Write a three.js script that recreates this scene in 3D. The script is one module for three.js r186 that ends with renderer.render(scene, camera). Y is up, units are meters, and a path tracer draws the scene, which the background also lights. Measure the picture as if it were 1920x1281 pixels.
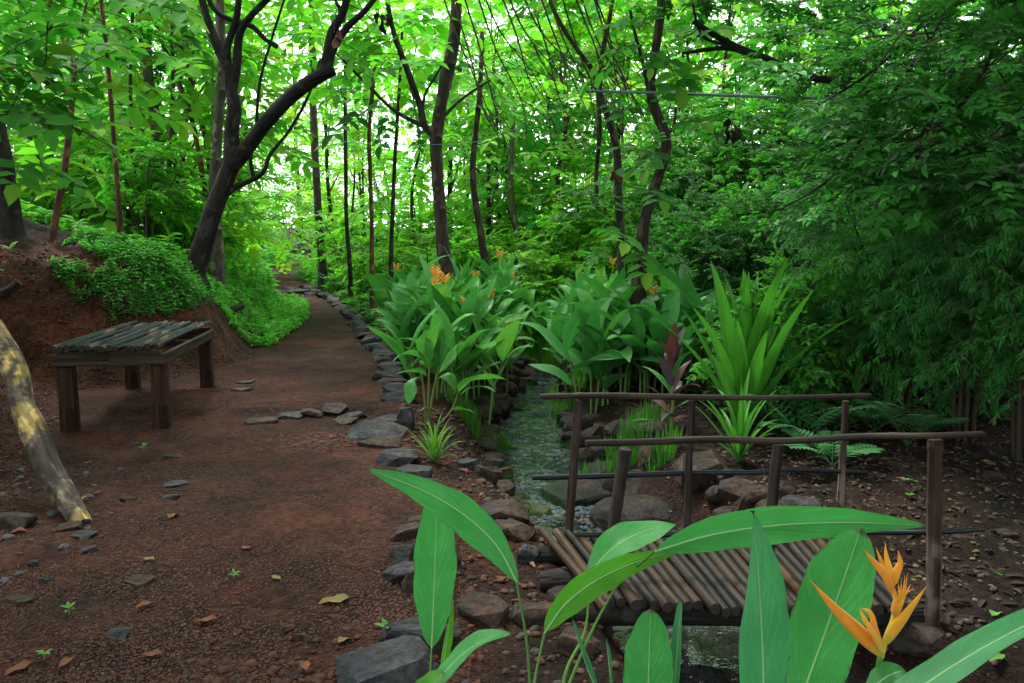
import * as THREE from 'three';
import { mergeGeometries } from 'three/addons/utils/BufferGeometryUtils.js';
import { ConvexGeometry } from 'three/addons/geometries/ConvexGeometry.js';
import { RoundedBoxGeometry } from 'three/addons/geometries/RoundedBoxGeometry.js';

// ------------------------------------------------------------------ camera, sky, sun, exposure
const scene = new THREE.Scene();
const EYE = 1.5, FOCAL = 1507, PITCH = Math.atan((640.5 - 440) / FOCAL);
const camera = new THREE.PerspectiveCamera(2 * Math.atan(640.5 / FOCAL) * 180 / Math.PI, 1024 / 683, 0.05, 600);
camera.position.set(0, EYE, 0);
camera.rotation.set(-PITCH, 0, 0);
scene.add(camera);

{ // bright overcast sky: even, a little brighter towards the zenith
  const W = 64, H = 32, data = new Float32Array(W * H * 4);
  for (let j = 0; j < H; j++) for (let i = 0; i < W; i++) {
    const el = ((j + 0.5) / H - 0.5) * Math.PI, k = 0.88 + 0.12 * Math.max(0, Math.sin(el));
    const o = (j * W + i) * 4;
    data[o] = 1.0 * k; data[o + 1] = 1.04 * k; data[o + 2] = 1.1 * k; data[o + 3] = 1;
  }
  const sky = new THREE.DataTexture(data, W, H, THREE.RGBAFormat, THREE.FloatType);
  sky.mapping = THREE.EquirectangularReflectionMapping; sky.magFilter = THREE.LinearFilter; sky.needsUpdate = true;
  scene.background = sky; scene.environment = sky;
}
const sun = new THREE.DirectionalLight(new THREE.Color(1, 0.97, 0.9), 1.5);
sun.position.set(-9, 26, -22); sun.target.position.set(0, 0, -10);
sun.castShadow = true; sun.shadow.radius = 30;
Object.assign(sun.shadow.camera, { left: -40, right: 40, top: 40, bottom: -40, near: 1, far: 120 });
scene.add(sun, sun.target);
const renderer = new THREE.WebGLRenderer({ antialias: true });
renderer.setSize(1024, 683);
renderer.toneMapping = THREE.LinearToneMapping;
renderer.toneMappingExposure = 4.3;
renderer.shadowMap.enabled = true;

// ------------------------------------------------------------------ helpers
function rng(seed) { let a = seed >>> 0; return () => { a = (a + 0x6D2B79F5) | 0; let t = Math.imul(a ^ (a >>> 15), 1 | a); t = (t + Math.imul(t ^ (t >>> 7), 61 | t)) ^ t; return ((t ^ (t >>> 14)) >>> 0) / 4294967296; }; }
let R = rng(7);
const rr = (a, b) => a + (b - a) * R();
const clamp = (x, a = 0, b = 1) => Math.min(b, Math.max(a, x));
const smooth = (x) => { x = clamp(x); return x * x * (3 - 2 * x); };
const V = (x, y, z) => new THREE.Vector3(x, y, z);
const lin = (r, g, b) => new THREE.Color().setRGB(r, g, b);
function hash(i, j, k = 0) { let h = Math.imul(i, 374761393) ^ Math.imul(j, 668265263) ^ Math.imul(k, 1274126177); h = Math.imul(h ^ (h >>> 13), 1274126177); return ((h ^ (h >>> 16)) >>> 0) / 4294967296; }
function noise(x, y, k = 0, period = 0) {
  const i = Math.floor(x), j = Math.floor(y), f = smooth(x - i), g = smooth(y - j), w = (a) => period ? ((a % period) + period) % period : a;
  const a = hash(w(i), w(j), k), b = hash(w(i + 1), w(j), k), c = hash(w(i), w(j + 1), k), d = hash(w(i + 1), w(j + 1), k);
  return a + (b - a) * f + (c - a) * g + (a - b - c + d) * f * g;
}
function fbm(x, y, oct = 4, k = 0, period = 0) { let s = 0, a = 0.5, n = 0; for (let o = 0; o < oct; o++) { s += a * noise(x, y, k + o, period); n += a; a *= 0.5; x *= 2; y *= 2; period *= 2; } return s / n; }
function interp(table, z) { // table of [key, value], keys rising
  if (z <= table[0][0]) return table[0][1];
  for (let i = 1; i < table.length; i++) if (z <= table[i][0]) { const [a, va] = table[i - 1], [b, vb] = table[i]; return va + (vb - va) * (z - a) / (b - a); }
  return table[table.length - 1][1];
}
const taken = new Map();
function numbered(name) { const n = taken.get(name) ?? 0; taken.set(name, n + 1); return n ? name + '_' + String(n).padStart(3, '0') : name; }
const NUM = ['first', 'second', 'third', 'fourth', 'fifth', 'sixth', 'seventh', 'eighth', 'ninth', 'tenth', 'eleventh', 'twelfth', 'thirteenth', 'fourteenth', 'fifteenth', 'sixteenth', 'seventeenth', 'eighteenth', 'nineteenth', 'twentieth'];
const TENS = ['', '', 'twenty', 'thirty', 'forty', 'fifty', 'sixty', 'seventy', 'eighty', 'ninety'], TENTH = { 3: 'thirtieth', 4: 'fortieth', 5: 'fiftieth', 6: 'sixtieth', 7: 'seventieth', 8: 'eightieth', 9: 'ninetieth' };
const ord = (i) => i < 20 ? NUM[i] : (i + 1) % 10 === 0 ? TENTH[(i + 1) / 10] : TENS[Math.floor((i + 1) / 10)] + '-' + NUM[(i + 1) % 10 - 1];
function shade(o) { o.castShadow = true; o.receiveShadow = true; return o; }
function tag(o, label, category, group) { o.userData.label = label; o.userData.category = category; if (group) o.userData.group = group; return o; }
function thing(name, label, category, group, pos) { const o = new THREE.Group(); o.name = numbered(name); scene.add(o); if (pos) o.position.copy(pos); return tag(o, label, category, group); }
function part(name, geo, mat, parent) { const m = shade(new THREE.Mesh(geo, mat)); m.name = name; parent.add(m); return m; }
function single(name, geo, mat, label, category, group) { const m = shade(new THREE.Mesh(geo, mat)); m.name = numbered(name); scene.add(m); return tag(m, label, category, group); }
function structure(name, geo, mat) { const m = shade(new THREE.Mesh(geo, mat)); m.name = name; m.userData.kind = 'structure'; scene.add(m); return m; }

// survey: a sight line through a point of the picture, and where it stands at a given distance or meets the ground
const CP = Math.cos(PITCH), SP = Math.sin(PITCH);
function sight(u, v) { const a = (u - 960) / FOCAL, b = (640.5 - v) / FOCAL; const d = V(a, b * CP - SP, -CP - b * SP); return d.multiplyScalar(-1 / d.z); }
function at(u, v, dist) { return sight(u, v).multiplyScalar(dist).add(V(0, EYE, 0)); }
function level(u, v, y = 0) { const s = sight(u, v); return s.multiplyScalar((y - EYE) / s.y).add(V(0, EYE, 0)); }

// ------------------------------------------------------------------ terrain
const edge = (pts) => pts.map(([u, v]) => { const p = level(u, v); return [-p.z, p.x]; }).sort((a, b) => a[0] - b[0]);
const LEFT = edge([[-420, 1281], [-260, 1120], [-60, 990], [45, 820], [105, 745], [360, 708], [445, 690], [478, 650], [542, 610], [546, 585], [530, 560], [500, 526]]);
const RIGHT = edge([[735, 1281], [770, 1150], [785, 1060], [790, 960], [770, 870], [745, 790], [738, 740], [712, 680], [688, 640], [655, 598], [618, 570], [570, 548], [540, 524]]);
const STREAM = [[1.0, 1.5], [2.2, 1.25], [3.2, 1.02], [4.0, 0.86], [4.7, 0.68], [5.4, 0.46], [6.2, 0.29], [7.2, 0.2], [8.2, 0.21], [9.4, 0.32], [11.4, 0.5], [14, 0.5], [20, 0.2], [30, 0.6]];
const SWID = [[1, 0.4], [3.2, 0.34], [4.6, 0.3], [5.4, 0.28], [6.2, 0.32], [8, 0.3], [10, 0.2], [11.4, 0.14], [14, 0.2], [30, 0.3]];
const WATER = -0.4;
function ground(x, z, fine = true) {
  const d = -z, L = interp(LEFT, d), Rt = interp(RIGHT, d), S = interp(STREAM, d), W = interp(SWID, d);
  let h = 0.05 * smooth((d - 6.55) / 0.16);                                       // the stone step across the path
  const n1 = fbm(x * 0.9 + 31, z * 0.9 + 17, 3, 1) - 0.5, n2 = fine ? fbm(x * 5 + 3, z * 5, 3, 5) - 0.5 : 0;
  let rough = 0.024;
  const sd = L - x;                                                               // into the left bank
  if (sd > -0.3) {
    const tall = interp([[3, 0.55], [4.2, 0.8], [5.5, 1.2], [9, 1.2], [11, 0.85], [14, 0.55], [18, 0.35], [30, 0.2]], d);
    const run = interp([[4, 1.25], [6, 1.15], [8, 1.05], [9.2, 0.95], [12, 1.0], [20, 1.4]], d);
    h += tall * smooth((sd + 0.08) / run) + interp([[4, 0.2], [8, 0.28], [14, 0.15], [25, 0.06]], d) * Math.min(6, Math.max(0, sd - run * 0.8));
    rough += 0.16 * smooth((sd + 0.1) / 0.5);
  }
  const e = x - Rt;                                                               // right of the path
  if (e > 0) {
    h -= 0.07 * smooth(e / 0.3) ; rough += 0.03 * smooth(e / 0.4);
    const s = Math.abs(x - S), rim = interp([[3.5, 0.4], [4.8, 0.5]], d);
    const low = WATER - 0.1 + 0.04 * n2;
    const k = smooth((s - W) / rim);
    h = low + (h - low) * k;
    const r = x - S - W - 0.5;
    if (r > 0) { h += 0.05 * r + 0.3 * Math.max(0, r - interp([[4, 3.4], [7, 2.2], [12, 1.8], [30, 6]], d)) * interp([[3, 0.25], [8, 0.8], [20, 0.6], [40, 0.2]], d); rough += 0.03; }
  }
  if (d > 14) h += 0.012 * (d - 14);
  const clod = fine && rough > 0.06 ? fbm(x * 11, z * 11, 2, 15) - 0.5 : 0;
  return h + rough * (n1 * 1.2 + n2 + 0.55 * clod);
}
function foot(u, v) { // where that sight line meets the ground
  const s = sight(u, v); let t = 1.2;
  for (; t < 90; t += 0.02 + t * 0.002) { const y = EYE + s.y * t; if (y < ground(s.x * t, -t)) break; }
  return V(s.x * t, ground(s.x * t, -t), -t);
}
const onGround = (x, z) => V(x, ground(x, z), z);

// ------------------------------------------------------------------ textures
function dataTex(size, fn, srgb, wrap = true) {
  const data = new Uint8Array(size * size * 4);
  for (let j = 0; j < size; j++) for (let i = 0; i < size; i++) {
    const c = fn(i / size, j / size, i, j), o = (j * size + i) * 4;
    data[o] = 255 * clamp(c[0]); data[o + 1] = 255 * clamp(c[1]); data[o + 2] = 255 * clamp(c[2]); data[o + 3] = 255;
  }
  const t = new THREE.DataTexture(data, size, size); t.magFilter = THREE.LinearFilter; t.minFilter = THREE.LinearMipmapLinearFilter; t.generateMipmaps = true;
  if (wrap) t.wrapS = t.wrapT = THREE.RepeatWrapping;
  if (srgb) t.colorSpace = THREE.SRGBColorSpace;
  t.needsUpdate = true; return t;
}
const grey = (f) => (u, v, i, j) => { const k = f(u, v, i, j); return [k, k, k]; };
const soilCol = dataTex(1024, (u, v, i, j) => {
  const a = fbm(u * 8, v * 8, 5, 3, 8), b = fbm(u * 64, v * 64, 3, 11, 64), c = hash(i >> 1, j >> 1, 9);
  let k = 0.62 + 0.5 * (a - 0.5) + 0.55 * (b - 0.5) + 0.12 * (c - 0.5);
  const fleck = hash(i >> 2, j >> 2, 21) > 0.985 ? 0.22 : 0;
  const warm = fbm(u * 5 + 2, v * 5, 3, 31, 5) - 0.5;
  return [k + fleck + 0.12 * warm, k + fleck * 0.9 - 0.03 * warm, k + fleck * 0.8 - 0.1 * warm];
}, true);
const soilBump = dataTex(1024, grey((u, v, i, j) => {
  const b = fbm(u * 64, v * 64, 3, 11, 64), c = fbm(u * 180, v * 180, 2, 15, 180), a = fbm(u * 14, v * 14, 3, 4, 14);
  return 0.35 * a + 0.45 * Math.abs(b * 2 - 1) + 0.3 * c;
}));
const barkCol = dataTex(512, (u, v) => {
  const a = fbm(u * 10, v * 3, 4, 41, 0), b = fbm(u * 40, v * 10, 3, 44), lich = fbm(u * 7 + 4, v * 7, 4, 47);
  let k = 0.35 + 0.55 * a + 0.35 * (b - 0.5); const l = smooth((lich - 0.6) * 9) * 0.35;
  return [k + l, k + l * 1.05, k + l * 0.95];
}, true);
const barkBump = dataTex(512, grey((u, v) => 0.6 * Math.abs(2 * fbm(u * 12, v * 3.5, 4, 51) - 1) + 0.4 * fbm(u * 50, v * 14, 2, 55)));
const stoneCol = dataTex(512, (u, v, i, j) => {
  const a = fbm(u * 4, v * 4, 5, 61, 4), b = fbm(u * 40, v * 40, 3, 64, 40), st = smooth((fbm(u * 3 + 1, v * 3, 4, 67, 3) - 0.5) * 5);
  const k = 0.5 + 0.6 * (a - 0.5) + 0.5 * (b - 0.5);
  return [k + 0.12 * st, k + 0.07 * st, k + 0.03 * st];
}, true);
const stoneBump = dataTex(512, grey((u, v) => 0.6 * fbm(u * 6, v * 6, 5, 71, 6) + 0.4 * fbm(u * 50, v * 50, 3, 75, 50)));
const bambooCol = dataTex(512, (u, v, i, j) => { // u round the pole, v along it
  const streak = fbm(u * 26, v * 2.5, 3, 81), patch = fbm(u * 4, v * 5, 4, 84), grain = hash(i, j >> 4, 8);
  const k = 0.45 + 0.5 * (streak - 0.5) + 0.08 * grain, p = smooth((patch - 0.52) * 6);
  return [k + 0.22 * p, k + 0.17 * p, k + 0.09 * p];
}, true);
const burntCol = dataTex(512, (u, v, i, j) => { // blackened bamboo skin, ochre where it has worn through
  const streak = fbm(u * 22, v * 3, 3, 181), patch = fbm(u * 3 + 1, v * 7, 4, 184), p = smooth((patch - 0.57) * 12), soot = fbm(u * 9, v * 14, 3, 188);
  const b = 0.075 + 0.1 * (streak - 0.5) + 0.05 * (soot - 0.5), o = 0.75 + 0.5 * (streak - 0.5);
  return [b * 0.9 + (0.56 * o - b) * p, b + (0.42 * o - b) * p, b * 1.9 + (0.24 * o - b) * p];
}, true);
const woodCol = dataTex(512, (u, v, i, j) => {
  const streak = fbm(u * 40, v * 3, 4, 91), st = fbm(u * 5, v * 5, 4, 95);
  const k = 0.55 + 0.6 * (streak - 0.5) + 0.35 * (st - 0.5);
  return [k, k * 0.98, k * 0.95];
}, true);
const woodBump = dataTex(512, grey((u, v) => fbm(u * 60, v * 3, 3, 97)));
const veins = (u, v) => { const x = Math.abs(u - 0.5); const rib = Math.exp(-(x * x) / (2 * 0.012 * 0.012)); const lat = 0.5 + 0.5 * Math.sin((v * 34 - x * 22) * Math.PI * 2); return [rib, lat]; };
const bladeCol = dataTex(512, (u, v, i, j) => {
  const [rib, lat] = veins(u, v), n = fbm(u * 9, v * 14, 4, 101) - 0.5, y = smooth((fbm(u * 5 + 9, v * 6, 4, 105) - 0.62) * 8);
  const hole = hash(Math.floor(u * 40), Math.floor(v * 60), 13) > 0.994 ? 0.2 : 0;
  const k = 0.82 + 0.14 * n + 0.035 * (lat - 0.5);
  return [k + rib * 0.28 + 0.12 * y + hole, k + rib * 0.2 + 0.05 * y + hole * 0.7, k + rib * 0.2 - 0.05 * y];
}, true, false);
const nearCol = dataTex(1024, (u, v, i, j) => {
  const x = Math.abs(u - 0.5), rib = Math.exp(-(x * x) / (2 * 0.008 * 0.008)), lat = Math.pow(0.5 + 0.5 * Math.sin((v * 46 - x * 30 + 0.35 * fbm(u * 3, v * 5, 2, 7)) * Math.PI * 2), 6);
  const n = fbm(u * 6, v * 9, 5, 131) - 0.5, fine = hash(i >> 1, j >> 1, 5) - 0.5, rim = smooth((x - 0.455) / 0.04) * smooth((fbm(u * 4 + 3, v * 16, 3, 135) - 0.5) * 7), tip = smooth((v - 0.965) / 0.02);
  const spot = smooth((fbm(u * 34, v * 52, 3, 139) - 0.79) * 22), streak = smooth((fbm(u * 5, v * 26 - x * 20, 3, 143) - 0.6) * 8) * 0.1, brown = Math.max(rim * 0.8, tip, spot * 0.55);
  const k = 0.84 + 0.12 * n + 0.03 * fine - 0.1 * lat + streak * 0.5, g = [k + rib * 0.25 + streak * 0.6, k + rib * 0.2, k + rib * 0.22];
  return [g[0] + (0.95 - g[0]) * brown, g[1] + (0.5 - g[1]) * brown, g[2] + (0.55 - g[2]) * brown];
}, true, false);
const nearBump = dataTex(1024, grey((u, v) => { const x = Math.abs(u - 0.5), rib = Math.exp(-(x * x) / (2 * 0.012 * 0.012)), lat = 0.5 + 0.5 * Math.sin((v * 46 - x * 30 + 0.35 * fbm(u * 3, v * 5, 2, 7)) * Math.PI * 2); return 0.3 + 0.1 * lat + 0.25 * rib + 0.4 * fbm(u * 4, v * 9, 4, 151); }), false, false);
const bladeBump = dataTex(512, grey((u, v) => { const [rib, lat] = veins(u, v); return 0.35 + 0.18 * lat + 0.4 * rib + 0.15 * fbm(u * 12, v * 12, 3, 111); }), false, false);
const rippleBump = dataTex(512, grey((u, v) => 0.6 * fbm(u * 10, v * 10, 3, 121, 10) + 0.4 * Math.abs(2 * fbm(u * 22, v * 22, 3, 125, 22) - 1)));

// ------------------------------------------------------------------ materials
const std = (o) => new THREE.MeshPhysicalMaterial({ specularIntensity: 0.45, ...o });
const phy = (o) => new THREE.MeshPhysicalMaterial(o);
const M = {
  soil: phy({ specularIntensity: 0.3, map: soilCol, bumpMap: soilBump, bumpScale: 0.03, roughness: 0.92, vertexColors: true }),
  stoneGrey: std({ color: lin(0.105, 0.113, 0.132), map: stoneCol, bumpMap: stoneBump, bumpScale: 0.016, roughness: 0.8 }),
  stoneBlue: std({ color: lin(0.1, 0.11, 0.145), map: stoneCol, bumpMap: stoneBump, bumpScale: 0.016, roughness: 0.7 }),
  stoneBrown: std({ color: lin(0.125, 0.088, 0.07), map: stoneCol, bumpMap: stoneBump, bumpScale: 0.012, roughness: 0.8 }),
  stoneDark: std({ color: lin(0.085, 0.068, 0.058), map: stoneCol, bumpMap: stoneBump, bumpScale: 0.014, roughness: 0.75 }),
  gravel: phy({ color: lin(1, 1, 1), specularIntensity: 0.3, roughness: 0.8, vertexColors: true }),
  barkBlack: std({ color: lin(0.04, 0.033, 0.03), map: barkCol, bumpMap: barkBump, bumpScale: 0.02, roughness: 0.85 }),
  barkDark: std({ color: lin(0.1, 0.075, 0.06), map: barkCol, bumpMap: barkBump, bumpScale: 0.015, roughness: 0.9 }),
  barkGrey: std({ color: lin(0.2, 0.165, 0.13), map: barkCol, bumpMap: barkBump, bumpScale: 0.015, roughness: 0.9 }),
  barkRed: std({ color: lin(0.3, 0.13, 0.065), map: barkCol, bumpMap: barkBump, bumpScale: 0.006, roughness: 0.7 }),
  twig: std({ color: lin(0.05, 0.037, 0.026), roughness: 0.85 }),
  bambooGrey: std({ color: lin(0.11, 0.08, 0.06), map: bambooCol, roughness: 0.64 }),
  bambooTan: std({ color: lin(0.18, 0.1, 0.052), map: bambooCol, roughness: 0.66 }),
  bambooDark: std({ color: lin(0.06, 0.048, 0.042), map: bambooCol, roughness: 0.6 }),
  bambooBlack: std({ color: lin(0.045, 0.05, 0.065), map: bambooCol, roughness: 0.34 }),
  bambooBurnt: std({ color: lin(1, 1, 1), map: burntCol, roughness: 0.45, specularIntensity: 0.3 }),
  bambooGold: std({ color: lin(0.24, 0.18, 0.09), map: bambooCol, roughness: 0.42 }),
  hollow: std({ color: lin(0.03, 0.025, 0.02), roughness: 0.9 }),
  postWood: std({ vertexColors: true, color: lin(0.115, 0.066, 0.044), map: woodCol, bumpMap: woodBump, bumpScale: 0.008, roughness: 0.7 }),
  postDark: std({ vertexColors: true, color: lin(0.06, 0.042, 0.034), map: woodCol, bumpMap: woodBump, bumpScale: 0.008, roughness: 0.65 }),
  plank: std({ color: lin(0.13, 0.095, 0.065), map: woodCol, bumpMap: woodBump, bumpScale: 0.004, roughness: 0.75 }),
  legClay: std({ color: lin(0.135, 0.064, 0.042), map: woodCol, bumpMap: stoneBump, bumpScale: 0.006, roughness: 0.9 }),
  cable: std({ color: lin(0.13, 0.18, 0.23), roughness: 0.4 }),
  water: phy({ color: lin(0.96, 0.97, 1), transmission: 1, thickness: 0, roughness: 0.06, ior: 1.33, bumpMap: rippleBump, bumpScale: 0.0045 }),
};
// leaves: thin sheets that let light through; coat gives the wet gloss
const leafMat = (r, g, b, through = 0.4, coat = 0.25, coatRough = 0.35, extra = {}) => phy({ color: lin(r, g, b), transmission: through, thickness: 0, roughness: 0.95, specularIntensity: 0.3, clearcoat: coat, clearcoatRoughness: coatRough, side: THREE.DoubleSide, ...extra });
const nearMaps = { map: nearCol, bumpMap: nearBump, bumpScale: 0.005 };
const bladeMaps = { map: bladeCol, bumpMap: bladeBump, bumpScale: 0.0022 };
Object.assign(M, {
  spray: leafMat(1, 1, 1, 0.58, 0.08, 0.4, { vertexColors: true }),
  sprayGlossy: leafMat(1, 1, 1, 0.42, 0.3, 0.3, { vertexColors: true }),
  bladeNear: leafMat(0.1, 0.62, 0.12, 0.45, 0.22, 0.3, nearMaps),
  bladeNearDeep: leafMat(0.09, 0.52, 0.17, 0.4, 0.28, 0.3, nearMaps),
  bladeNearLime: leafMat(0.16, 0.64, 0.04, 0.5, 0.2, 0.3, nearMaps),
  bladeA: leafMat(0.1, 0.47, 0.055, 0.4, 0.35, 0.35, bladeMaps),
  bladeB: leafMat(0.07, 0.38, 0.06, 0.35, 0.4, 0.33, bladeMaps),
  bladeC: leafMat(0.14, 0.48, 0.05, 0.45, 0.3, 0.35, bladeMaps),
  strap: leafMat(0.1, 0.46, 0.03, 0.4, 0.3, 0.35, bladeMaps),
  strapLime: leafMat(0.2, 0.5, 0.05, 0.4, 0.25, 0.4, bladeMaps),
  redLeaf: leafMat(0.15, 0.05, 0.045, 0.3, 0.35, 0.3, bladeMaps),
  purpleLeaf: leafMat(0.1, 0.07, 0.09, 0.3, 0.35, 0.3, bladeMaps),
  frond: leafMat(0.04, 0.19, 0.045, 0.3, 0.4, 0.3),
  stemGreen: std({ color: lin(0.1, 0.22, 0.045), roughness: 0.6 }),
  stemOlive: std({ color: lin(0.16, 0.17, 0.05), roughness: 0.65 }),
  petal: phy({ vertexColors: true, color: lin(0.85, 0.34, 0.012), transmission: 0.3, thickness: 0, roughness: 0.9, clearcoat: 0.2, clearcoatRoughness: 0.4 }),
  petalGold: phy({ vertexColors: true, color: lin(0.87, 0.45, 0.025), transmission: 0.3, thickness: 0, roughness: 0.9, clearcoat: 0.2, clearcoatRoughness: 0.4 }),
  rustLeaf: leafMat(0.09, 0.028, 0.018, 0.2, 0.1, 0.5), deadLeaf: leafMat(0.2, 0.075, 0.035, 0.25, 0.1, 0.5), paleLeaf: leafMat(0.22, 0.17, 0.06, 0.3, 0.1, 0.5), limeLeaf: leafMat(0.12, 0.32, 0.06, 0.35, 0.2, 0.4),
});

// ------------------------------------------------------------------ geometry builders
function tube(pts, radii, radial = 7, segs, opt = {}) { // tapered tube through points; uv in metres
  const curve = pts.length > 2 ? new THREE.CatmullRomCurve3(pts, false, 'centripetal') : new THREE.LineCurve3(pts[0], pts[1]);
  segs ??= Math.max(2, (pts.length - 1) * 4);
  const rad = typeof radii === 'function' ? radii : (t) => { const k = t * (radii.length - 1), i = Math.min(radii.length - 2, Math.floor(k)); return radii[i] + (radii[i + 1] - radii[i]) * (k - i); };
  const pos = [], uv = [], idx = []; let n = null, prev = null, len = 0;
  for (let i = 0; i <= segs; i++) {
    const t = i / segs, p = pts.length > 2 ? curve.getPoint(t) : pts[0].clone().lerp(pts[1], t);
    const tg = pts.length > 2 ? curve.getTangent(clamp(t, 0.001, 0.999)).normalize() : pts[1].clone().sub(pts[0]).normalize();
    if (!n) n = Math.abs(tg.y) < 0.9 ? V(0, 1, 0) : V(1, 0, 0);
    n = n.clone().addScaledVector(tg, -n.dot(tg)).normalize();
    const b = tg.clone().cross(n);
    if (prev) len += p.distanceTo(prev); prev = p;
    const r = rad(t);
    for (let j = 0; j <= radial; j++) {
      const a = (j % radial) / radial * Math.PI * 2, wob = opt.rough ? 1 + opt.rough * (fbm(Math.cos(a) * 1.5 + 5 + len * 3, Math.sin(a) * 1.5 + 5 + len * 2.2, 2, opt.seed ?? 3) - 0.5) * 2 : 1;
      const fl = opt.flat ? [1, opt.flat] : [1, 1];
      const c = Math.cos(a) * r * wob * fl[0], s = Math.sin(a) * r * wob * fl[1];
      pos.push(p.x + n.x * c + b.x * s, p.y + n.y * c + b.y * s, p.z + n.z * c + b.z * s);
      uv.push(j / radial * (opt.uvRound ?? 0.6), len * (opt.uvLong ?? 1) + (opt.uvOff ?? 0));
    }
  }
  const w = radial + 1;
  for (let i = 0; i < segs; i++) for (let j = 0; j < radial; j++) { const a = i * w + j, b = a + 1, c = a + w, d = c + 1; idx.push(a, b, c, b, d, c); }
  if (opt.cap !== false) for (const [row, flip] of [[0, 1], [segs, 0]]) {
    const base = pos.length / 3; let cx = 0, cy = 0, cz = 0;
    for (let j = 0; j < radial; j++) { const o = (row * w + j) * 3; pos.push(pos[o], pos[o + 1], pos[o + 2]); uv.push(uv[(row * w + j) * 2], uv[(row * w + j) * 2 + 1] + 0.01); cx += pos[o] / radial; cy += pos[o + 1] / radial; cz += pos[o + 2] / radial; }
    pos.push(cx, cy, cz); uv.push(0.1, uv[row * w * 2 + 1] + 0.02);
    for (let j = 0; j < radial; j++) { const a = base + j, b = base + (j + 1) % radial, c = base + radial; flip ? idx.push(a, c, b) : idx.push(a, b, c); }
  }
  const g = new THREE.BufferGeometry();
  g.setAttribute('position', new THREE.Float32BufferAttribute(pos, 3)); g.setAttribute('uv', new THREE.Float32BufferAttribute(uv, 2)); g.setIndex(idx);
  if (opt.dye) { const c = []; for (let i = 0; i < pos.length / 3; i++) { const row = i < (segs + 1) * w ? Math.floor(i / w) / segs : i < (segs + 1) * w + radial + 1 ? 0 : 1; c.push(...opt.dye(row, (i % w) / radial)); } g.setAttribute('color', new THREE.Float32BufferAttribute(c, 3)); }
  g.computeVertexNormals();
  const nm = g.attributes.normal;                               // close the seam
  for (let i = 0; i <= segs; i++) { const a = i * w, b = a + radial; const x = nm.getX(a) + nm.getX(b), y = nm.getY(a) + nm.getY(b), z = nm.getZ(a) + nm.getZ(b), l = Math.hypot(x, y, z) || 1; nm.setXYZ(a, x / l, y / l, z / l); nm.setXYZ(b, x / l, y / l, z / l); }
  return g;
}
const LEAFY = (t) => Math.pow(Math.sin(Math.PI * Math.pow(clamp(t, 0, 1), 0.82)), 0.8);
const NEARLEAF = (t) => Math.pow(clamp(t), 0.7) * Math.pow(1 - clamp(t), 0.6) / 0.408;
const STRAPPY = (t) => t < 0.12 ? 0.55 + t * 3.7 : Math.pow(1 - Math.pow((t - 0.12) / 0.88, 2.2), 0.8);
function sheet(rows, cols, f) { // f(t, s) -> {p, u, v}; s from -1 to 1
  const pos = [], uv = [], idx = [];
  for (let i = 0; i <= rows; i++) for (let j = 0; j <= cols; j++) { const q = f(i / rows, j / cols * 2 - 1); pos.push(q.x, q.y, q.z); uv.push(j / cols, i / rows); }
  for (let i = 0; i < rows; i++) for (let j = 0; j < cols; j++) { const a = i * (cols + 1) + j, b = a + 1, c = a + cols + 1, d = c + 1; idx.push(a, b, c, b, d, c); }
  const g = new THREE.BufferGeometry();
  g.setAttribute('position', new THREE.Float32BufferAttribute(pos, 3)); g.setAttribute('uv', new THREE.Float32BufferAttribute(uv, 2)); g.setIndex(idx); g.computeVertexNormals(); return g;
}
function blade({ len, wid, bend = 0.6, bend0 = 0, fold = 0.25, rows = 8, cols = 4, prof = LEAFY, wave = 0, twist = 0, side = 0 }) { // grows along +y, leans towards +z
  const spine = []; let y = 0, z = 0, x = 0;
  for (let i = 0; i <= rows; i++) { const t = i / rows, a = bend0 + bend * t * t; spine.push([y, z, a, x]); y += Math.cos(a) * len / rows; z += Math.sin(a) * len / rows; x += side * t * len / rows; }
  const ph = wave ? R() * 6 : 0;
  return sheet(rows, cols, (t, s) => {
    const [sy, sz, a, sx] = spine[Math.round(t * rows)], w = s * wid / 2 * prof(t), lift = Math.abs(w) * fold + wave * wid * Math.sin(t * 9 + ph + (s > 0 ? 1.3 : 0)) * Math.abs(s), tw = twist * t;
    return V(sx + w * Math.cos(tw), sy + Math.sin(a) * lift + w * Math.sin(tw) * Math.sin(a) * 1, sz - Math.cos(a) * lift - w * Math.sin(tw) * Math.cos(a));
  });
}
function leafAlong(p0, p1, p2, wid, roll = 0, fold = 0.2, opt = {}) { // a leaf whose rib runs p0 -> p1 -> p2; roll turns it about the rib, 0 faces the reader of the place
  const c = new THREE.QuadraticBezierCurve3(p0, p1, p2), rows = opt.rows ?? 18, cols = opt.cols ?? 6, prof = opt.prof ?? LEAFY, ph = opt.phase ?? R() * 6;
  return sheet(rows, cols, (t, s) => {
    const p = c.getPoint(t), T = c.getTangent(t).normalize(), face = V(0, EYE, 0).sub(p0).normalize();
    let side = T.clone().cross(face).normalize().applyAxisAngle(T, roll + (opt.twist ?? 0) * t); const N = side.clone().cross(T).normalize();
    const w = s * wid / 2 * prof(t) * (1 + 0.03 * Math.sin(t * 23 + ph * 2 + s));
    return p.addScaledVector(side, w).addScaledVector(N, Math.abs(w) * fold + (opt.wave ?? 0.06) * wid * Math.sin(t * 8 + ph + (s > 0 ? 1.7 : 0)) * Math.abs(s));
  });
}
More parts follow.
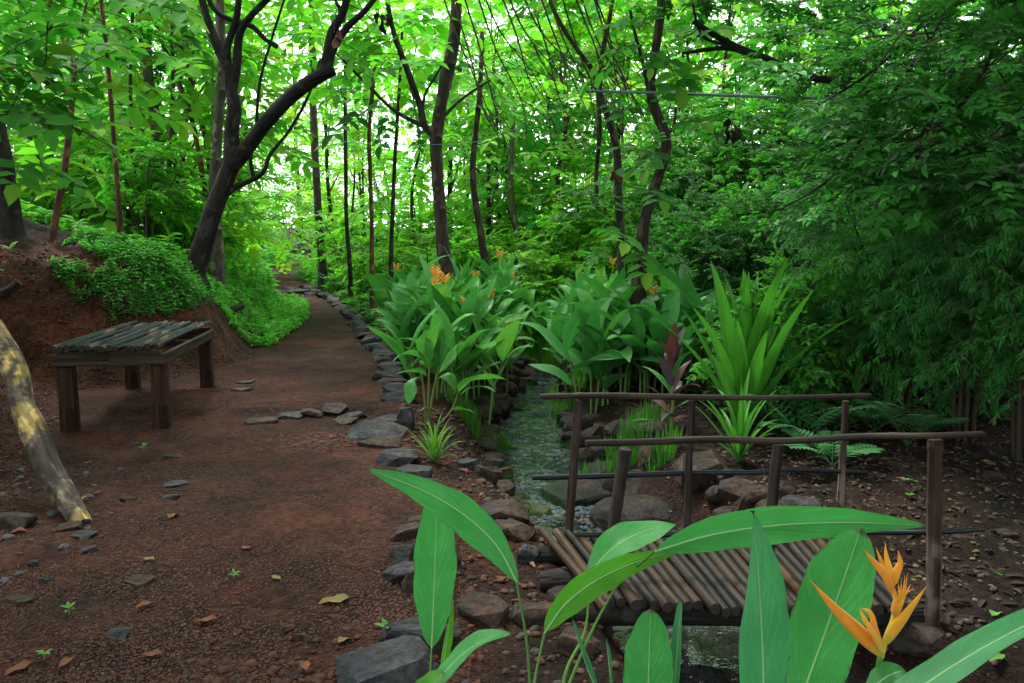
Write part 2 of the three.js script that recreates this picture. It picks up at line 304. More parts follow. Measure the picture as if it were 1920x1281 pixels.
function grainUV(g, axis) { // wood grain along one axis of a board
  const p = g.attributes.position, uv = new Float32Array(p.count * 2), n = g.attributes.normal;
  for (let i = 0; i < p.count; i++) { const c = [p.getX(i), p.getY(i), p.getZ(i)], a = [Math.abs(n.getX(i)), Math.abs(n.getY(i)), Math.abs(n.getZ(i))], k = a.indexOf(Math.max(...a)), other = [0, 1, 2].find((q) => q !== axis && q !== k) ?? 1; uv[i * 2] = c[other] * 1.4 + 0.3; uv[i * 2 + 1] = c[axis] * 1.1; }
  g.setAttribute('uv', new THREE.BufferAttribute(uv, 2)); return g;
}
function boxUV(g, scale = 1) { // uv in metres from the dominant axis of each face; non-indexed geometry
  const p = g.attributes.position, n = g.attributes.normal, uv = new Float32Array(p.count * 2);
  for (let i = 0; i < p.count; i++) { const a = [Math.abs(n.getX(i)), Math.abs(n.getY(i)), Math.abs(n.getZ(i))], k = a.indexOf(Math.max(...a)); uv[i * 2] = (k === 0 ? p.getZ(i) : p.getX(i)) * scale; uv[i * 2 + 1] = (k === 1 ? p.getZ(i) : p.getY(i)) * scale; }
  g.setAttribute('uv', new THREE.BufferAttribute(uv, 2)); return g;
}
function stoneGeo(sx, sy, sz, seed, round = 0.4) { // broken block: hull of scattered points, corners worn
  const q = rng(seed), pts = [];
  for (let i = 0; i < 22; i++) {
    let x = q() * 2 - 1, y = q() * 2 - 1, z = q() * 2 - 1; const m = Math.max(Math.abs(x), Math.abs(y), Math.abs(z)), l = Math.hypot(x, y, z), k = (1 - round) / m + round / l;
    pts.push(V(x * k * sx / 2, y * k * sy / 2, z * k * sz / 2));
  }
  return boxUV(new ConvexGeometry(pts), 1.6);
}
function roundStoneGeo(sx, sy, sz, seed, detail = 3) {
  const g = new THREE.IcosahedronGeometry(1, detail), p = g.attributes.position; const off = seed * 3.7;
  for (let i = 0; i < p.count; i++) {
    const x = p.getX(i), y = p.getY(i), z = p.getZ(i);
    const k = 0.78 + 0.5 * (fbm(x * 1.1 + off, y * 1.1 + z * 1.3 + off, 3, 7) - 0.3) + 0.12 * (fbm(x * 4 + off, z * 4 + y * 3, 2, 9) - 0.5);
    p.setXYZ(i, x * k * sx / 2, y * k * sy / 2, z * k * sz / 2);
  }
  g.computeVertexNormals(); return boxUV(g, 1.6);
}
function merge(list) { return mergeGeometries(list.map((g) => g.index ? g.toNonIndexed() : g)); }

// sprays: a twig with its leaves, coloured at the vertices; copies of them make crowns and bushes
class Spray {
  constructor() { this.p = []; this.n = []; this.c = []; this.i = []; }
  leaf(base, dir, up, len, wid, col, fine, droop = 0.15, fold = 0.22) {
    const d = dir.clone().normalize(), s = d.clone().cross(up).normalize(), n = s.clone().cross(d).normalize(), o = this.p.length / 3;
    const put = (a, b, c) => { const q = base.clone().addScaledVector(d, a * len).addScaledVector(s, b * wid).addScaledVector(n, c * len - droop * len * a * a); this.p.push(q.x, q.y, q.z); this.c.push(col[0], col[1], col[2]); };
    if (fine) {
      put(0, 0, 0); put(0.28, -0.4, fold * 0.35); put(0.3, 0, 0); put(0.28, 0.4, fold * 0.35); put(0.62, -0.42, fold * 0.35); put(0.65, 0, 0); put(0.62, 0.42, fold * 0.35); put(1, 0, 0);
      for (const t of [[0, 2, 1], [0, 3, 2], [1, 2, 5], [1, 5, 4], [2, 3, 6], [2, 6, 5], [4, 5, 7], [5, 6, 7]]) this.i.push(o + t[0], o + t[1], o + t[2]);
    } else {
      put(0, 0, 0); put(0.45, -0.5, fold * 0.4); put(0.45, 0, 0); put(0.45, 0.5, fold * 0.4); put(1, 0, 0);
      for (const t of [[0, 2, 1], [0, 3, 2], [1, 2, 4], [2, 3, 4]]) this.i.push(o + t[0], o + t[1], o + t[2]);
    }
  }
  twig(a, b, r, col) {
    const d = b.clone().sub(a).normalize(), u = Math.abs(d.y) < 0.9 ? V(0, 1, 0) : V(1, 0, 0), s = d.clone().cross(u).normalize(), n = s.clone().cross(d), o = this.p.length / 3;
    for (const [q, k] of [[a, r], [b, r * 0.5]]) for (let j = 0; j < 3; j++) { const t = j / 3 * Math.PI * 2; this.p.push(q.x + (s.x * Math.cos(t) + n.x * Math.sin(t)) * k, q.y + (s.y * Math.cos(t) + n.y * Math.sin(t)) * k, q.z + (s.z * Math.cos(t) + n.z * Math.sin(t)) * k); this.c.push(...col); }
    for (let j = 0; j < 3; j++) { const e = (j + 1) % 3; this.i.push(o + j, o + e, o + 3 + j, o + e, o + 3 + e, o + 3 + j); }
  }
  build() { const g = new THREE.BufferGeometry(); g.setAttribute('position', new THREE.Float32BufferAttribute(this.p, 3)); g.setAttribute('color', new THREE.Float32BufferAttribute(this.c, 3)); g.setIndex(this.i); g.computeVertexNormals(); return g; }
}
const tint = (k = 0.25) => { const a = 1 + k * (R() * 2 - 1), y = 0.9 + 0.4 * R() * R() + (R() < 0.03 ? 1.2 : 0); return [a * y, a, a * 0.9]; };
const BROWN = [0.9, 0.35, 0.6];
function broadSpray(n, len, seed, fine) { // large soft leaves, alternate
  R = rng(seed); const s = new Spray(), L = n * len * 0.32; let p = V(0, 0, 0), d = V(rr(-0.1, 0.1), 0.3, 1).normalize();
  for (let i = 0; i < n; i++) {
    const q = p.clone().addScaledVector(d, L / n); s.twig(p, q, len * 0.03, BROWN); p = q; d.y -= 0.07; d.x += rr(-0.15, 0.15); d.normalize();
    const sd = i % 2 ? 1 : -1, dir = V(sd * rr(0.7, 1.1), rr(-0.35, 0.3), rr(0.1, 0.7)), l = len * rr(0.7, 1.15);
    s.leaf(p, dir, V(rr(-0.3, 0.3), 1, rr(-0.3, 0.3)), l, l * rr(0.5, 0.62), tint(), fine, 0.22);
  }
  s.leaf(p, d, V(0, 1, 0), len, len * 0.55, tint(), fine, 0.22); return s.build();
}
function smallSpray(nt, n, len, seed, fine) { // branching twig with many small leaves
  R = rng(seed); const s = new Spray();
  for (let k = 0; k < nt; k++) {
    let p = V(0, 0, 0), d = V(rr(-0.8, 0.8), rr(-0.3, 0.5), 1).normalize(); const step = len * 0.55;
    for (let i = 0; i < n; i++) {
      const q = p.clone().addScaledVector(d, step); s.twig(p, q, len * 0.035, BROWN); p = q; d.y -= 0.05; d.x += rr(-0.2, 0.2); d.normalize();
      for (const sd of [-1, 1]) { const dir = V(sd * rr(0.6, 1.1), rr(-0.3, 0.3), rr(0.2, 0.8)), l = len * rr(0.65, 1.2); s.leaf(p, dir, V(rr(-0.4, 0.4), 1, rr(-0.4, 0.4)), l, l * rr(0.42, 0.56), tint(), fine, 0.12); }
    }
    s.leaf(p, d, V(0, 1, 0), len, len * 0.5, tint(), fine);
  }
  return s.build();
}
function grassySpray(n, len, wid, seed, spread = 0.6, droop = 0.5) { // narrow leaves, bamboo and grass
  R = rng(seed); const s = new Spray(); let p = V(0, 0, 0), d = V(0, 0.25, 1).normalize();
  for (let i = 0; i < n; i++) {
    const q = p.clone().addScaledVector(d, len * 0.3); s.twig(p, q, wid * 0.14, BROWN); p = q; d.y -= 0.06; d.normalize();
    for (let k = 0; k < 2; k++) { const dir = V(rr(-1, 1) * spread * 1.4, rr(-0.7, 0.2), rr(0.3, 1)), l = len * rr(0.6, 1.15); s.leaf(p, dir, V(rr(-0.4, 0.4), 1, 0), l, wid * rr(0.8, 1.1), tint(), false, droop * 0.5, 0.05); }
  }
  return s.build();
}
function tuftSpray(n, len, wid, seed, lean = 0.6) { // grass tuft from one root
  R = rng(seed); const s = new Spray();
  for (let i = 0; i < n; i++) { const a = R() * 6.28, k = lean * rr(0.2, 1), l = len * rr(0.6, 1.1), b = V(Math.cos(a) * len * 0.08, 0, Math.sin(a) * len * 0.08); s.leaf(b, V(Math.cos(a) * k, 1, Math.sin(a) * k), V(-Math.cos(a), k, -Math.sin(a)), l, wid * rr(0.7, 1.2), tint(), true, -0.1 - 0.35 * k, 0.06); }
  return s.build();
}
function herbSpray(n, len, seed) { // low plant: rings of small leaves up a short stem
  R = rng(seed); const s = new Spray(); s.twig(V(0, -0.02, 0), V(0, len * 1.8, 0), len * 0.05, [0.9, 0.7, 0.6]);
  for (let i = 0; i < n; i++) { const a = R() * 6.28, h = len * rr(0.3, 1.9); s.leaf(V(0, h, 0), V(Math.cos(a), rr(0, 0.6), Math.sin(a)), V(0, 1, 0), len * rr(0.6, 1.1), len * rr(0.35, 0.5), tint(), true, 0.2); }
  return s.build();
}
const SPRAY = {
  teak: [1, 2, 3].map((k) => broadSpray(8, 0.26, 100 + k, true)),
  teakNear: [1, 2].map((k) => broadSpray(7, 0.2, 120 + k, true)),
  mid: [1, 2, 3].map((k) => smallSpray(4, 5, 0.1, 140 + k, false)),
  fineLeaf: [1, 2, 3].map((k) => smallSpray(5, 6, 0.055, 160 + k, false)),
  oval: [1, 2, 3].map((k) => smallSpray(3, 5, 0.078, 180 + k, true)),
  bamboo: [1, 2, 3].map((k) => grassySpray(14, 0.06, 0.0105, 200 + k, 0.8)),
  tuft: [1, 2, 3].map((k) => tuftSpray(26, 0.26, 0.007, 220 + k, 0.8)),
  herb: [1, 2, 3].map((k) => herbSpray(14, 0.075, 240 + k)),
  weed: [1, 2].map((k) => herbSpray(18, 0.16, 260 + k)),
};
const dummy = new THREE.Object3D();
function scatter(name, geo, mat, places, parent) { // places: {p, q or yaw/pitch/roll, s, c}
  const m = shade(new THREE.InstancedMesh(geo, mat, places.length)); m.name = name;
  places.forEach((a, i) => { dummy.position.copy(a.p); a.q ? dummy.quaternion.copy(a.q) : dummy.rotation.set(a.pitch ?? 0, a.yaw ?? 0, a.roll ?? 0, 'YXZ'); a.s3 ? dummy.scale.copy(a.s3) : dummy.scale.setScalar(a.s ?? 1); dummy.updateMatrix(); m.setMatrixAt(i, dummy.matrix); if (a.c) m.setColorAt(i, a.c); });
  m.userData.kind = 'stuff'; (parent ?? scene).add(m); return m;
}
const green = (base, k = 0.38) => { const a = 1 + k * (R() * 2 - 1), y = 1 + 0.3 * (R() - 0.4); return lin(base[0] * a * y, base[1] * a, base[2] * a); };
// a crown of copies of one spray spread through ellipsoids given in the parent's axes
function crown(parent, blobs, kind, base, mat = M.spray, name = 'crown') {
  const pl = [];
  for (const [cx, cy, cz, rx, ry, rz, n] of blobs) for (let i = 0; i < n; i++) {
    const a = R() * 6.283, cth = R() * 2 - 1, sth = Math.sqrt(1 - cth * cth), k = Math.pow(R(), 0.45), dir = V(sth * Math.cos(a), cth, sth * Math.sin(a));
    const p = V(cx + dir.x * rx * k, cy + dir.y * ry * k, cz + dir.z * rz * k);
    pl.push({ p, yaw: Math.atan2(dir.x, dir.z) + rr(-1, 1), pitch: -0.5 * dir.y + rr(-0.3, 0.5), roll: rr(-0.4, 0.4), s: rr(0.65, 1.35), c: green(base) });
  }
  return scatter(name, kind, mat, pl, parent);
}

// ================================================================== the setting
{
  const axis = (lo, hi, step, end0, end1, grow) => { const a = []; for (let x = lo; x <= hi + 1e-6; x += step) a.push(x); let s = step, x = lo; while (x > end0) { s *= grow; x -= s; a.unshift(x); } s = step; x = hi; while (x < end1) { s *= grow; x += s; a.push(x); } return a; };
  const xs = axis(-5, 3.6, 0.045, -220, 220, 1.13), zs = axis(-10, -2, 0.045, -300, 60, 1.1);
  const pos = [], uv = [], col = [], idx = [], w = xs.length;
  for (const z of zs) for (const x of xs) {
    const d = -z, y = ground(x, z), along = x < interp(STREAM, d) ? x - y : x + y; pos.push(x, y, z); uv.push(along / 1.7 + 0.13 * Math.sin(z * 0.7), z / 1.7 + 0.13 * Math.sin(x * 0.9));
    // red earth on the path and the bank, dark leaf mould right of the path and under the trees, grey silt in the stream bed, painted darker under the bridge for its shade
    const L = interp(LEFT, d), Rt = interp(RIGHT, d), S = interp(STREAM, d), n = fbm(x * 1.3 + 7, z * 1.3, 4, 301);
    const mould = clamp(Math.max(smooth((x - S - 0.2) / 1.0), 0.75 * smooth((x - Rt - 0.1) / 0.6), smooth((L - x - 1.1) / 0.8)) + (n - 0.5) * 0.5);
    const siltAndShade = smooth(1 - (Math.abs(x - S) - 0.3) / 0.25) * (x > Rt ? 1 : 0), wet = smooth((fbm(x * 0.8 + 50, z * 0.8, 4, 311) - 0.47) * 5);
    let c = [0.108 - 0.034 * wet, 0.042 - 0.013 * wet, 0.0255 - 0.006 * wet];
    const mix = (b, k) => { c = c.map((v, i) => v + (b[i] - v) * k); };
    mix([0.175, 0.066, 0.037], smooth((L - x + 0.1) / 0.4) * 0.7); mix([0.03, 0.02, 0.014], mould * 0.95); mix(d < 4.6 ? [0.06, 0.06, 0.05] : [0.09, 0.105, 0.11], siltAndShade);
    col.push(...c);
  }
  for (let j = 0; j < zs.length - 1; j++) for (let i = 0; i < w - 1; i++) { const a = j * w + i, b = a + 1, c = a + w, e = c + 1; idx.push(a, c, b, b, c, e); }
  const g = new THREE.BufferGeometry();
  g.setAttribute('position', new THREE.Float32BufferAttribute(pos, 3)); g.setAttribute('uv', new THREE.Float32BufferAttribute(uv, 2)); g.setAttribute('color', new THREE.Float32BufferAttribute(col, 3)); g.setIndex(idx); g.computeVertexNormals();
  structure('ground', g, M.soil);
}
{ // shallow water over the pebbles
  const pos = [], uv = [], idx = []; let k = 0;
  for (let d = 1; d <= 13; d += 0.2, k++) for (let j = 0; j <= 6; j++) { const s = interp(STREAM, d), w = interp(SWID, d) + 0.16, x = s + (j / 3 - 1) * w; pos.push(x, WATER - 0.004 + 0.006 * Math.sin(d * 9 + j), -d); uv.push(x / 1.9, d / 1.9); }
  for (let i = 0; i < k - 1; i++) for (let j = 0; j < 6; j++) { const a = i * 7 + j; idx.push(a, a + 1, a + 7, a + 1, a + 8, a + 7); }
  const g = new THREE.BufferGeometry(); g.setAttribute('position', new THREE.Float32BufferAttribute(pos, 3)); g.setAttribute('uv', new THREE.Float32BufferAttribute(uv, 2)); g.setIndex(idx); g.computeVertexNormals();
  structure('stream_water', g, M.water);
}

// ------------------------------------------------------------------ trees
const BRIGHT = [0.125, 0.47, 0.018], LIME = [0.165, 0.49, 0.022], MIDGREEN = [0.06, 0.32, 0.02], DEEP = [0.032, 0.16, 0.02], COOL = [0.026, 0.155, 0.03];
// limbs: [[u, v, width in the picture], ...] at one distance, or [u, v, width, distance]; the first limb's foot is let down to the ground
function tracedTree(name, label, dist, limbs, bark, opt = {}) {
  dist ||= -foot(limbs[0][0][0], limbs[0][0][1]).z;
  const first = limbs[0], b = at(first[0][0], first[0][1], dist), footAt = onGround(b.x, b.z);
  const o = thing(name, label, 'tree', opt.group, footAt); const geos = [];
  limbs.forEach((l, k) => {
    const pts = l.map(([u, v, w, d]) => at(u, v, d ?? dist).sub(footAt)), rad = l.map(([u, v, w, d]) => w / 2 * (d ?? dist) / FOCAL);
    if (k === 0) { pts[0].y = Math.max(pts[0].y, 0.06); pts.unshift(V(pts[0].x, -0.12, pts[0].z)); rad.unshift(rad[0] * 1.35); }
    geos.push(tube(pts, rad, rad[0] > 0.05 ? 10 : 6, undefined, { rough: rad[0] > 0.02 ? 0.16 : 0.05, seed: k + 2, uvRound: Math.max(0.2, rad[0] * 6) }));
  });
  part('trunk', geos[0], bark, o); geos.slice(1).forEach((g) => part('branch', g, bark, o));
  if (opt.crown) crown(o, opt.crown.map(([u, v, d, rx, ry, n]) => { const c = at(u, v, d).sub(footAt); return [c.x, c.y, c.z, rx, ry, rx, n]; }), opt.spray ?? SPRAY.teak[0], opt.tint ?? BRIGHT, opt.mat);
  return o;
}
R = rng(11);
tracedTree('forked_tree', 'black forked tree leaning right from the bank beside the path', 0, [
  [[366, 528, 42], [374, 480, 37], [388, 430, 35], [408, 372, 33], [430, 318, 32], [437, 290, 30]],
  [[437, 295, 32], [434, 250, 26], [440, 205, 25], [434, 170, 22], [428, 130, 20], [408, 90, 17], [392, 45, 15], [376, -10, 13], [350, -120, 10]],
  [[434, 180, 18], [444, 120, 16], [450, 60, 14], [470, 30, 12], [508, -10, 11], [560, -90, 8]],
  [[430, 150, 16], [426, 90, 13], [444, 30, 12], [448, -40, 10], [440, -140, 8]],
  [[432, 312, 32], [462, 278, 28], [505, 222, 26], [560, 168, 25], [600, 142, 24], [626, 130, 20]],
  [[600, 146, 20], [612, 108, 18], [622, 60, 17], [640, 30, 14], [652, -20, 13], [640, -140, 9]],
  [[612, 140, 18], [624, 96, 14], [650, 52, 13], [682, 22, 11], [706, -8, 10], [760, -80, 7]],
  [[630, 48, 8], [638, 20, 8], [630, 4, 6], [622, -20, 4]],
  [[384, -30, 9], [400, 16, 9], [440, 40, 9], [474, 50, 9], [498, 74, 8], [520, 88, 9]],
  [[404, 384, 14], [440, 352, 10], [474, 336, 9], [494, 322, 8], [506, 290, 7], [540, 248, 6], [580, 176, 5], [600, 110, 3]],
  [[476, 336, 7], [470, 300, 7], [480, 240, 6], [486, 160, 6], [510, 70, 5], [536, -10, 4]],
], M.barkBlack, { crown: [[420, -330, 9, 2.2, 1.0, 60], [640, -300, 9.5, 2.0, 0.9, 50]], spray: SPRAY.mid[0], tint: MIDGREEN });
tracedTree('slender_tree', 'pale brown straight trunk standing close behind the forked black tree', 12, [[[406, 470, 26], [402, 380, 22], [408, 240, 19], [416, 120, 18], [412, 30, 16], [410, -120, 14]]], M.barkGrey, { crown: [[410, -160, 12, 2, 1.2, 40]], tint: BRIGHT });
tracedTree('sapling', 'leaning red-brown sapling rising from the bare earth above the bench', 0, [[[100, 458, 13], [106, 400, 13], [120, 320, 12], [132, 220, 11], [140, 130, 10]], [[140, 130, 8], [116, 70, 6], [90, -10, 5]], [[141, 130, 7], [150, 60, 5], [166, -10, 4]]], M.barkRed, { crown: [[60, 120, 6.8, 0.35, 0.3, 10], [170, 20, 6.9, 0.5, 0.35, 16], [30, 260, 6.6, 0.25, 0.35, 10], [130, 200, 7.2, 0.4, 0.35, 8]], spray: SPRAY.teakNear[0], tint: MIDGREEN });
tracedTree('sapling', 'thin straight tan sapling at the left end of the fern-covered bank top', 10, [[[222, 380, 10], [216, 300, 10], [210, 220, 9], [202, 120, 9], [188, -10, 8], [180, -90, 6]]], M.barkRed, { crown: [[190, 40, 10, 0.8, 0.5, 22], [220, 260, 10, 0.5, 0.5, 10]], spray: SPRAY.mid[1], tint: MIDGREEN });
tracedTree('sapling', 'thin sapling leaning left just left of the forked black tree', 13, [[[391, 400, 10], [378, 320, 10], [358, 220, 9], [330, 140, 8], [300, 70, 7], [276, -10, 6]], [[326, 130, 6], [322, 60, 5], [330, -20, 4]]], M.barkRed, { crown: [[300, 40, 13, 1.2, 0.7, 30]], spray: SPRAY.mid[2], tint: DEEP });
tracedTree('slender_tree', 'thick grey trunk with a kink beyond the left bank', 14, [[[284, 400, 26], [290, 330, 24], [296, 270, 23], [284, 190, 21], [274, 110, 20], [272, 20, 18], [268, -120, 15]], [[294, 280, 10], [330, 230, 8], [380, 180, 6], [430, 120, 4]]], M.barkGrey, { crown: [[270, -40, 14, 2.2, 1.4, 46], [380, 130, 14, 0.9, 0.7, 18]], tint: BRIGHT });
tracedTree('sapling', 'pale thin sapling right of the kinked grey trunk', 13, [[[310, 398, 12], [316, 330, 9], [320, 250, 8], [324, 150, 7], [322, 20, 6]], [[316, 320, 7], [326, 284, 6], [352, 280, 4]]], M.barkGrey, { crown: [[330, 60, 13, 1.0, 0.7, 20]], tint: BRIGHT });
tracedTree('sapling', 'dark crooked sapling left of the kinked grey trunk', 12.5, [[[272, 396, 9], [262, 350, 8], [250, 316, 8], [246, 240, 6], [244, 120, 6], [250, 0, 5]]], M.barkDark, { crown: [[246, 110, 12.5, 1.1, 0.9, 22]], tint: LIME });
tracedTree('old_tree', 'massive black trunk at the left edge above the earth bank', 8.6, [[[14, 410, 50], [10, 350, 40], [0, 290, 37], [-10, 240, 34], [-26, 140, 38], [-50, 0, 34], [-70, -200, 28]]], M.barkBlack, { crown: [[-40, -360, 7, 2.6, 1.2, 80], [30, 170, 6.4, 0.45, 0.5, 12]], spray: SPRAY.teakNear[1], tint: MIDGREEN });
tracedTree('slender_tree', 'upright dark trunk beside the far end of the path', 21, [[[604, 500, 16], [598, 420, 15], [592, 320, 14], [588, 220, 13], [586, 120, 13], [584, 30, 12], [580, -140, 10]]], M.barkDark, { crown: [[584, 0, 21, 2.6, 1.4, 44]], tint: BRIGHT });
tracedTree('crooked_tree', 'crooked brown trunk that forks above the orange-flowered clump', 11.5, [
  [[842, 530, 28], [832, 470, 26], [826, 400, 24], [820, 330, 23], [817, 270, 23], [820, 240, 23], [828, 190, 22], [840, 130, 23], [852, 70, 21], [856, 0, 19], [852, -120, 16]],
  [[818, 256, 14], [796, 236, 13], [788, 200, 12], [770, 150, 12], [752, 100, 11], [738, 60, 9], [726, 0, 8], [715, -80, 6]],
  [[794, 236, 9], [760, 220, 8], [730, 200, 6], [695, 165, 6], [650, 120, 4], [620, 90, 3]],
  [[830, 222, 7], [850, 200, 6], [876, 178, 5], [920, 150, 4]], [[792, 220, 5], [796, 180, 5], [818, 140, 4], [836, 110, 3]],
], M.barkDark, { crown: [[800, -60, 11.5, 2.2, 0.9, 50], [700, 120, 11.8, 0.6, 0.5, 9], [760, 60, 11.2, 0.7, 0.5, 12]], spray: SPRAY.teak[1], tint: BRIGHT });
tracedTree('slender_tree', 'short leaning dark trunk right of the crooked forked trunk', 14.5, [[[910, 500, 15], [902, 440, 14], [892, 380, 13], [886, 320, 12], [892, 250, 10], [900, 170, 9], [904, 60, 8]]], M.barkDark, { crown: [[900, 110, 14.5, 1.3, 1.0, 36]], tint: BRIGHT });
tracedTree('sapling', 'thin red-brown sapling, nearest of three before the crooked trunk', 13.5, [[[697, 500, 9], [697, 420, 8], [694, 330, 8], [692, 250, 7], [700, 150, 7], [706, 40, 6], [708, -60, 5]]], M.barkRed, { crown: [[700, 60, 13.5, 1.1, 0.8, 24]], tint: MIDGREEN });
tracedTree('sapling', 'thin dark sapling just left of the crooked forked trunk', 14, [[[733, 500, 9], [736, 400, 8], [740, 300, 7], [748, 180, 6], [754, 60, 5]]], M.barkDark, { crown: [[744, 180, 14, 0.9, 0.9, 20]], tint: DEEP });
tracedTree('sapling', 'very thin dark sapling between the path end and the crooked trunk', 16, [[[656, 500, 8], [650, 420, 8], [648, 300, 7], [647, 160, 6], [646, 20, 5]]], M.barkDark, { crown: [[648, 80, 16, 1.3, 1.0, 30]], tint: BRIGHT });
tracedTree('vine_clad_tree', 'dark leaning trunk clad with large heart-shaped leaves right of centre', 8.4, [
  [[1196, 560, 30], [1202, 480, 26], [1210, 410, 22], [1230, 345, 20], [1248, 285, 20], [1246, 250, 19], [1228, 205, 18], [1220, 160, 18], [1228, 100, 17], [1238, 30, 15], [1242, -60, 13]],
  [[1216, 170, 8], [1206, 120, 6], [1190, 60, 6], [1178, 0, 5]], [[1244, 260, 7], [1262, 240, 6], [1268, 200, 4]],
], M.barkDark, { crown: [[1250, 60, 8.3, 0.6, 0.45, 14], [1200, 280, 8.1, 0.45, 0.5, 13], [1160, 430, 8.1, 0.45, 0.4, 12], [1270, -120, 8.4, 1.6, 0.7, 36]], spray: SPRAY.teakNear[0], tint: MIDGREEN });
tracedTree('slender_tree', 'thin forked dark tree just left of the leaf-clad leaning trunk', 9.3, [
  [[1168, 520, 20], [1166, 460, 17], [1160, 380, 16], [1156, 280, 15], [1138, 215, 12], [1124, 165, 11], [1128, 110, 9], [1140, 50, 8], [1152, -20, 7]],
  [[1122, 160, 9], [1110, 130, 9], [1086, 98, 8], [1060, 60, 8], [1034, 8, 7], [1010, -60, 5]], [[1122, 180, 8], [1124, 250, 9], [1118, 330, 8], [1120, 390, 9]],
], M.barkDark, { crown: [[1100, -30, 9.3, 1.0, 0.5, 30], [1030, 60, 9.6, 0.7, 0.5, 10]], spray: SPRAY.mid[0], tint: BRIGHT });
tracedTree('slender_tree', 'short split brown trunk deep behind the flower clump', 17, [[[990, 500, 16], [978, 460, 15], [966, 420, 14], [960, 390, 12], [958, 320, 9], [964, 200, 7]], [[968, 424, 9], [984, 440, 8], [998, 470, 8]]], M.barkGrey, { crown: [[960, 230, 17, 1.6, 1.3, 40]], tint: LIME });
tracedTree('overhanging_tree', 'dark bough reaching in from the leafy slope on the right', 7.6, [
  [[1800, 560, 60], [1780, 420, 46], [1740, 300, 36], [1680, 200, 24], [1612, 156, 18], [1550, 150, 15], [1500, 138, 15], [1440, 112, 14], [1390, 92, 12], [1340, 66, 10], [1300, 40, 8]],
  [[1440, 112, 9], [1400, 100, 8], [1366, 90, 9], [1320, 94, 8], [1280, 100, 6]], [[1366, 86, 6], [1320, 70, 6], [1306, 40, 5], [1298, 0, 4]],
], M.barkBlack, { crown: [[1560, 40, 7.4, 0.8, 0.5, 40], [1700, 120, 7.0, 0.9, 0.7, 60], [1400, -40, 7.6, 0.9, 0.4, 34], [1850, 60, 6.6, 0.9, 0.9, 60]], spray: SPRAY.oval[0], tint: DEEP, mat: M.sprayGlossy });

// ------------------------------------------------------------------ the wood behind: every tree with trunk, limbs and crown
function woodTree(name, label, group, x, z, h, rx, n, spray, base, bark, low = 0.25, mat) {
  const o = thing(name, label, 'tree', group, onGround(x, z)), lean = V(rr(-0.08, 0.08), 1, rr(-0.08, 0.08)), r0 = 0.0085 * h * rr(0.6, 1.25);
  const pts = [V(0, -0.12, 0)]; for (let k = 1; k <= 5; k++) pts.push(V(lean.x * h * k / 5 + rr(-0.12, 0.12), h * 0.92 * k / 5, lean.z * h * k / 5 + rr(-0.12, 0.12)));
  part('trunk', tube(pts, [r0 * 1.3, r0, r0 * 0.85, r0 * 0.7, r0 * 0.5, r0 * 0.2], 7, 14, { rough: 0.12, uvRound: 0.4 }), bark, o);
  const blobs = [], nb = 5 + Math.floor(R() * 3);
  for (let k = 0; k < nb; k++) {
    const t = low + (1 - low) * (k + rr(0.2, 0.9)) / nb, a = R() * 6.28, reach = rx * rr(0.35, 0.75) * (1.15 - 0.6 * Math.abs(t - 0.6)), c = V(lean.x * h * t + Math.cos(a) * reach, h * t + 0.15 * rx, lean.z * h * t + Math.sin(a) * reach);
    blobs.push([c.x, c.y, c.z, rx * rr(0.5, 0.7), Math.min(rx * 0.5, h * 0.16) * rr(0.8, 1.2), rx * rr(0.5, 0.7), Math.round(n / nb)]);
    const f = Math.max(0.08, t - 0.14), s = V(lean.x * h * f, h * 0.92 * f, lean.z * h * f);
    part('branch', tube([s, s.clone().lerp(c, 0.5).add(V(0, 0.12, 0)), c], [r0 * 0.4, r0 * 0.26, r0 * 0.1], 5, 6, { uvRound: 0.2 }), bark, o);
  }
  crown(o, blobs, spray, base, mat); return o;
}
R = rng(23);
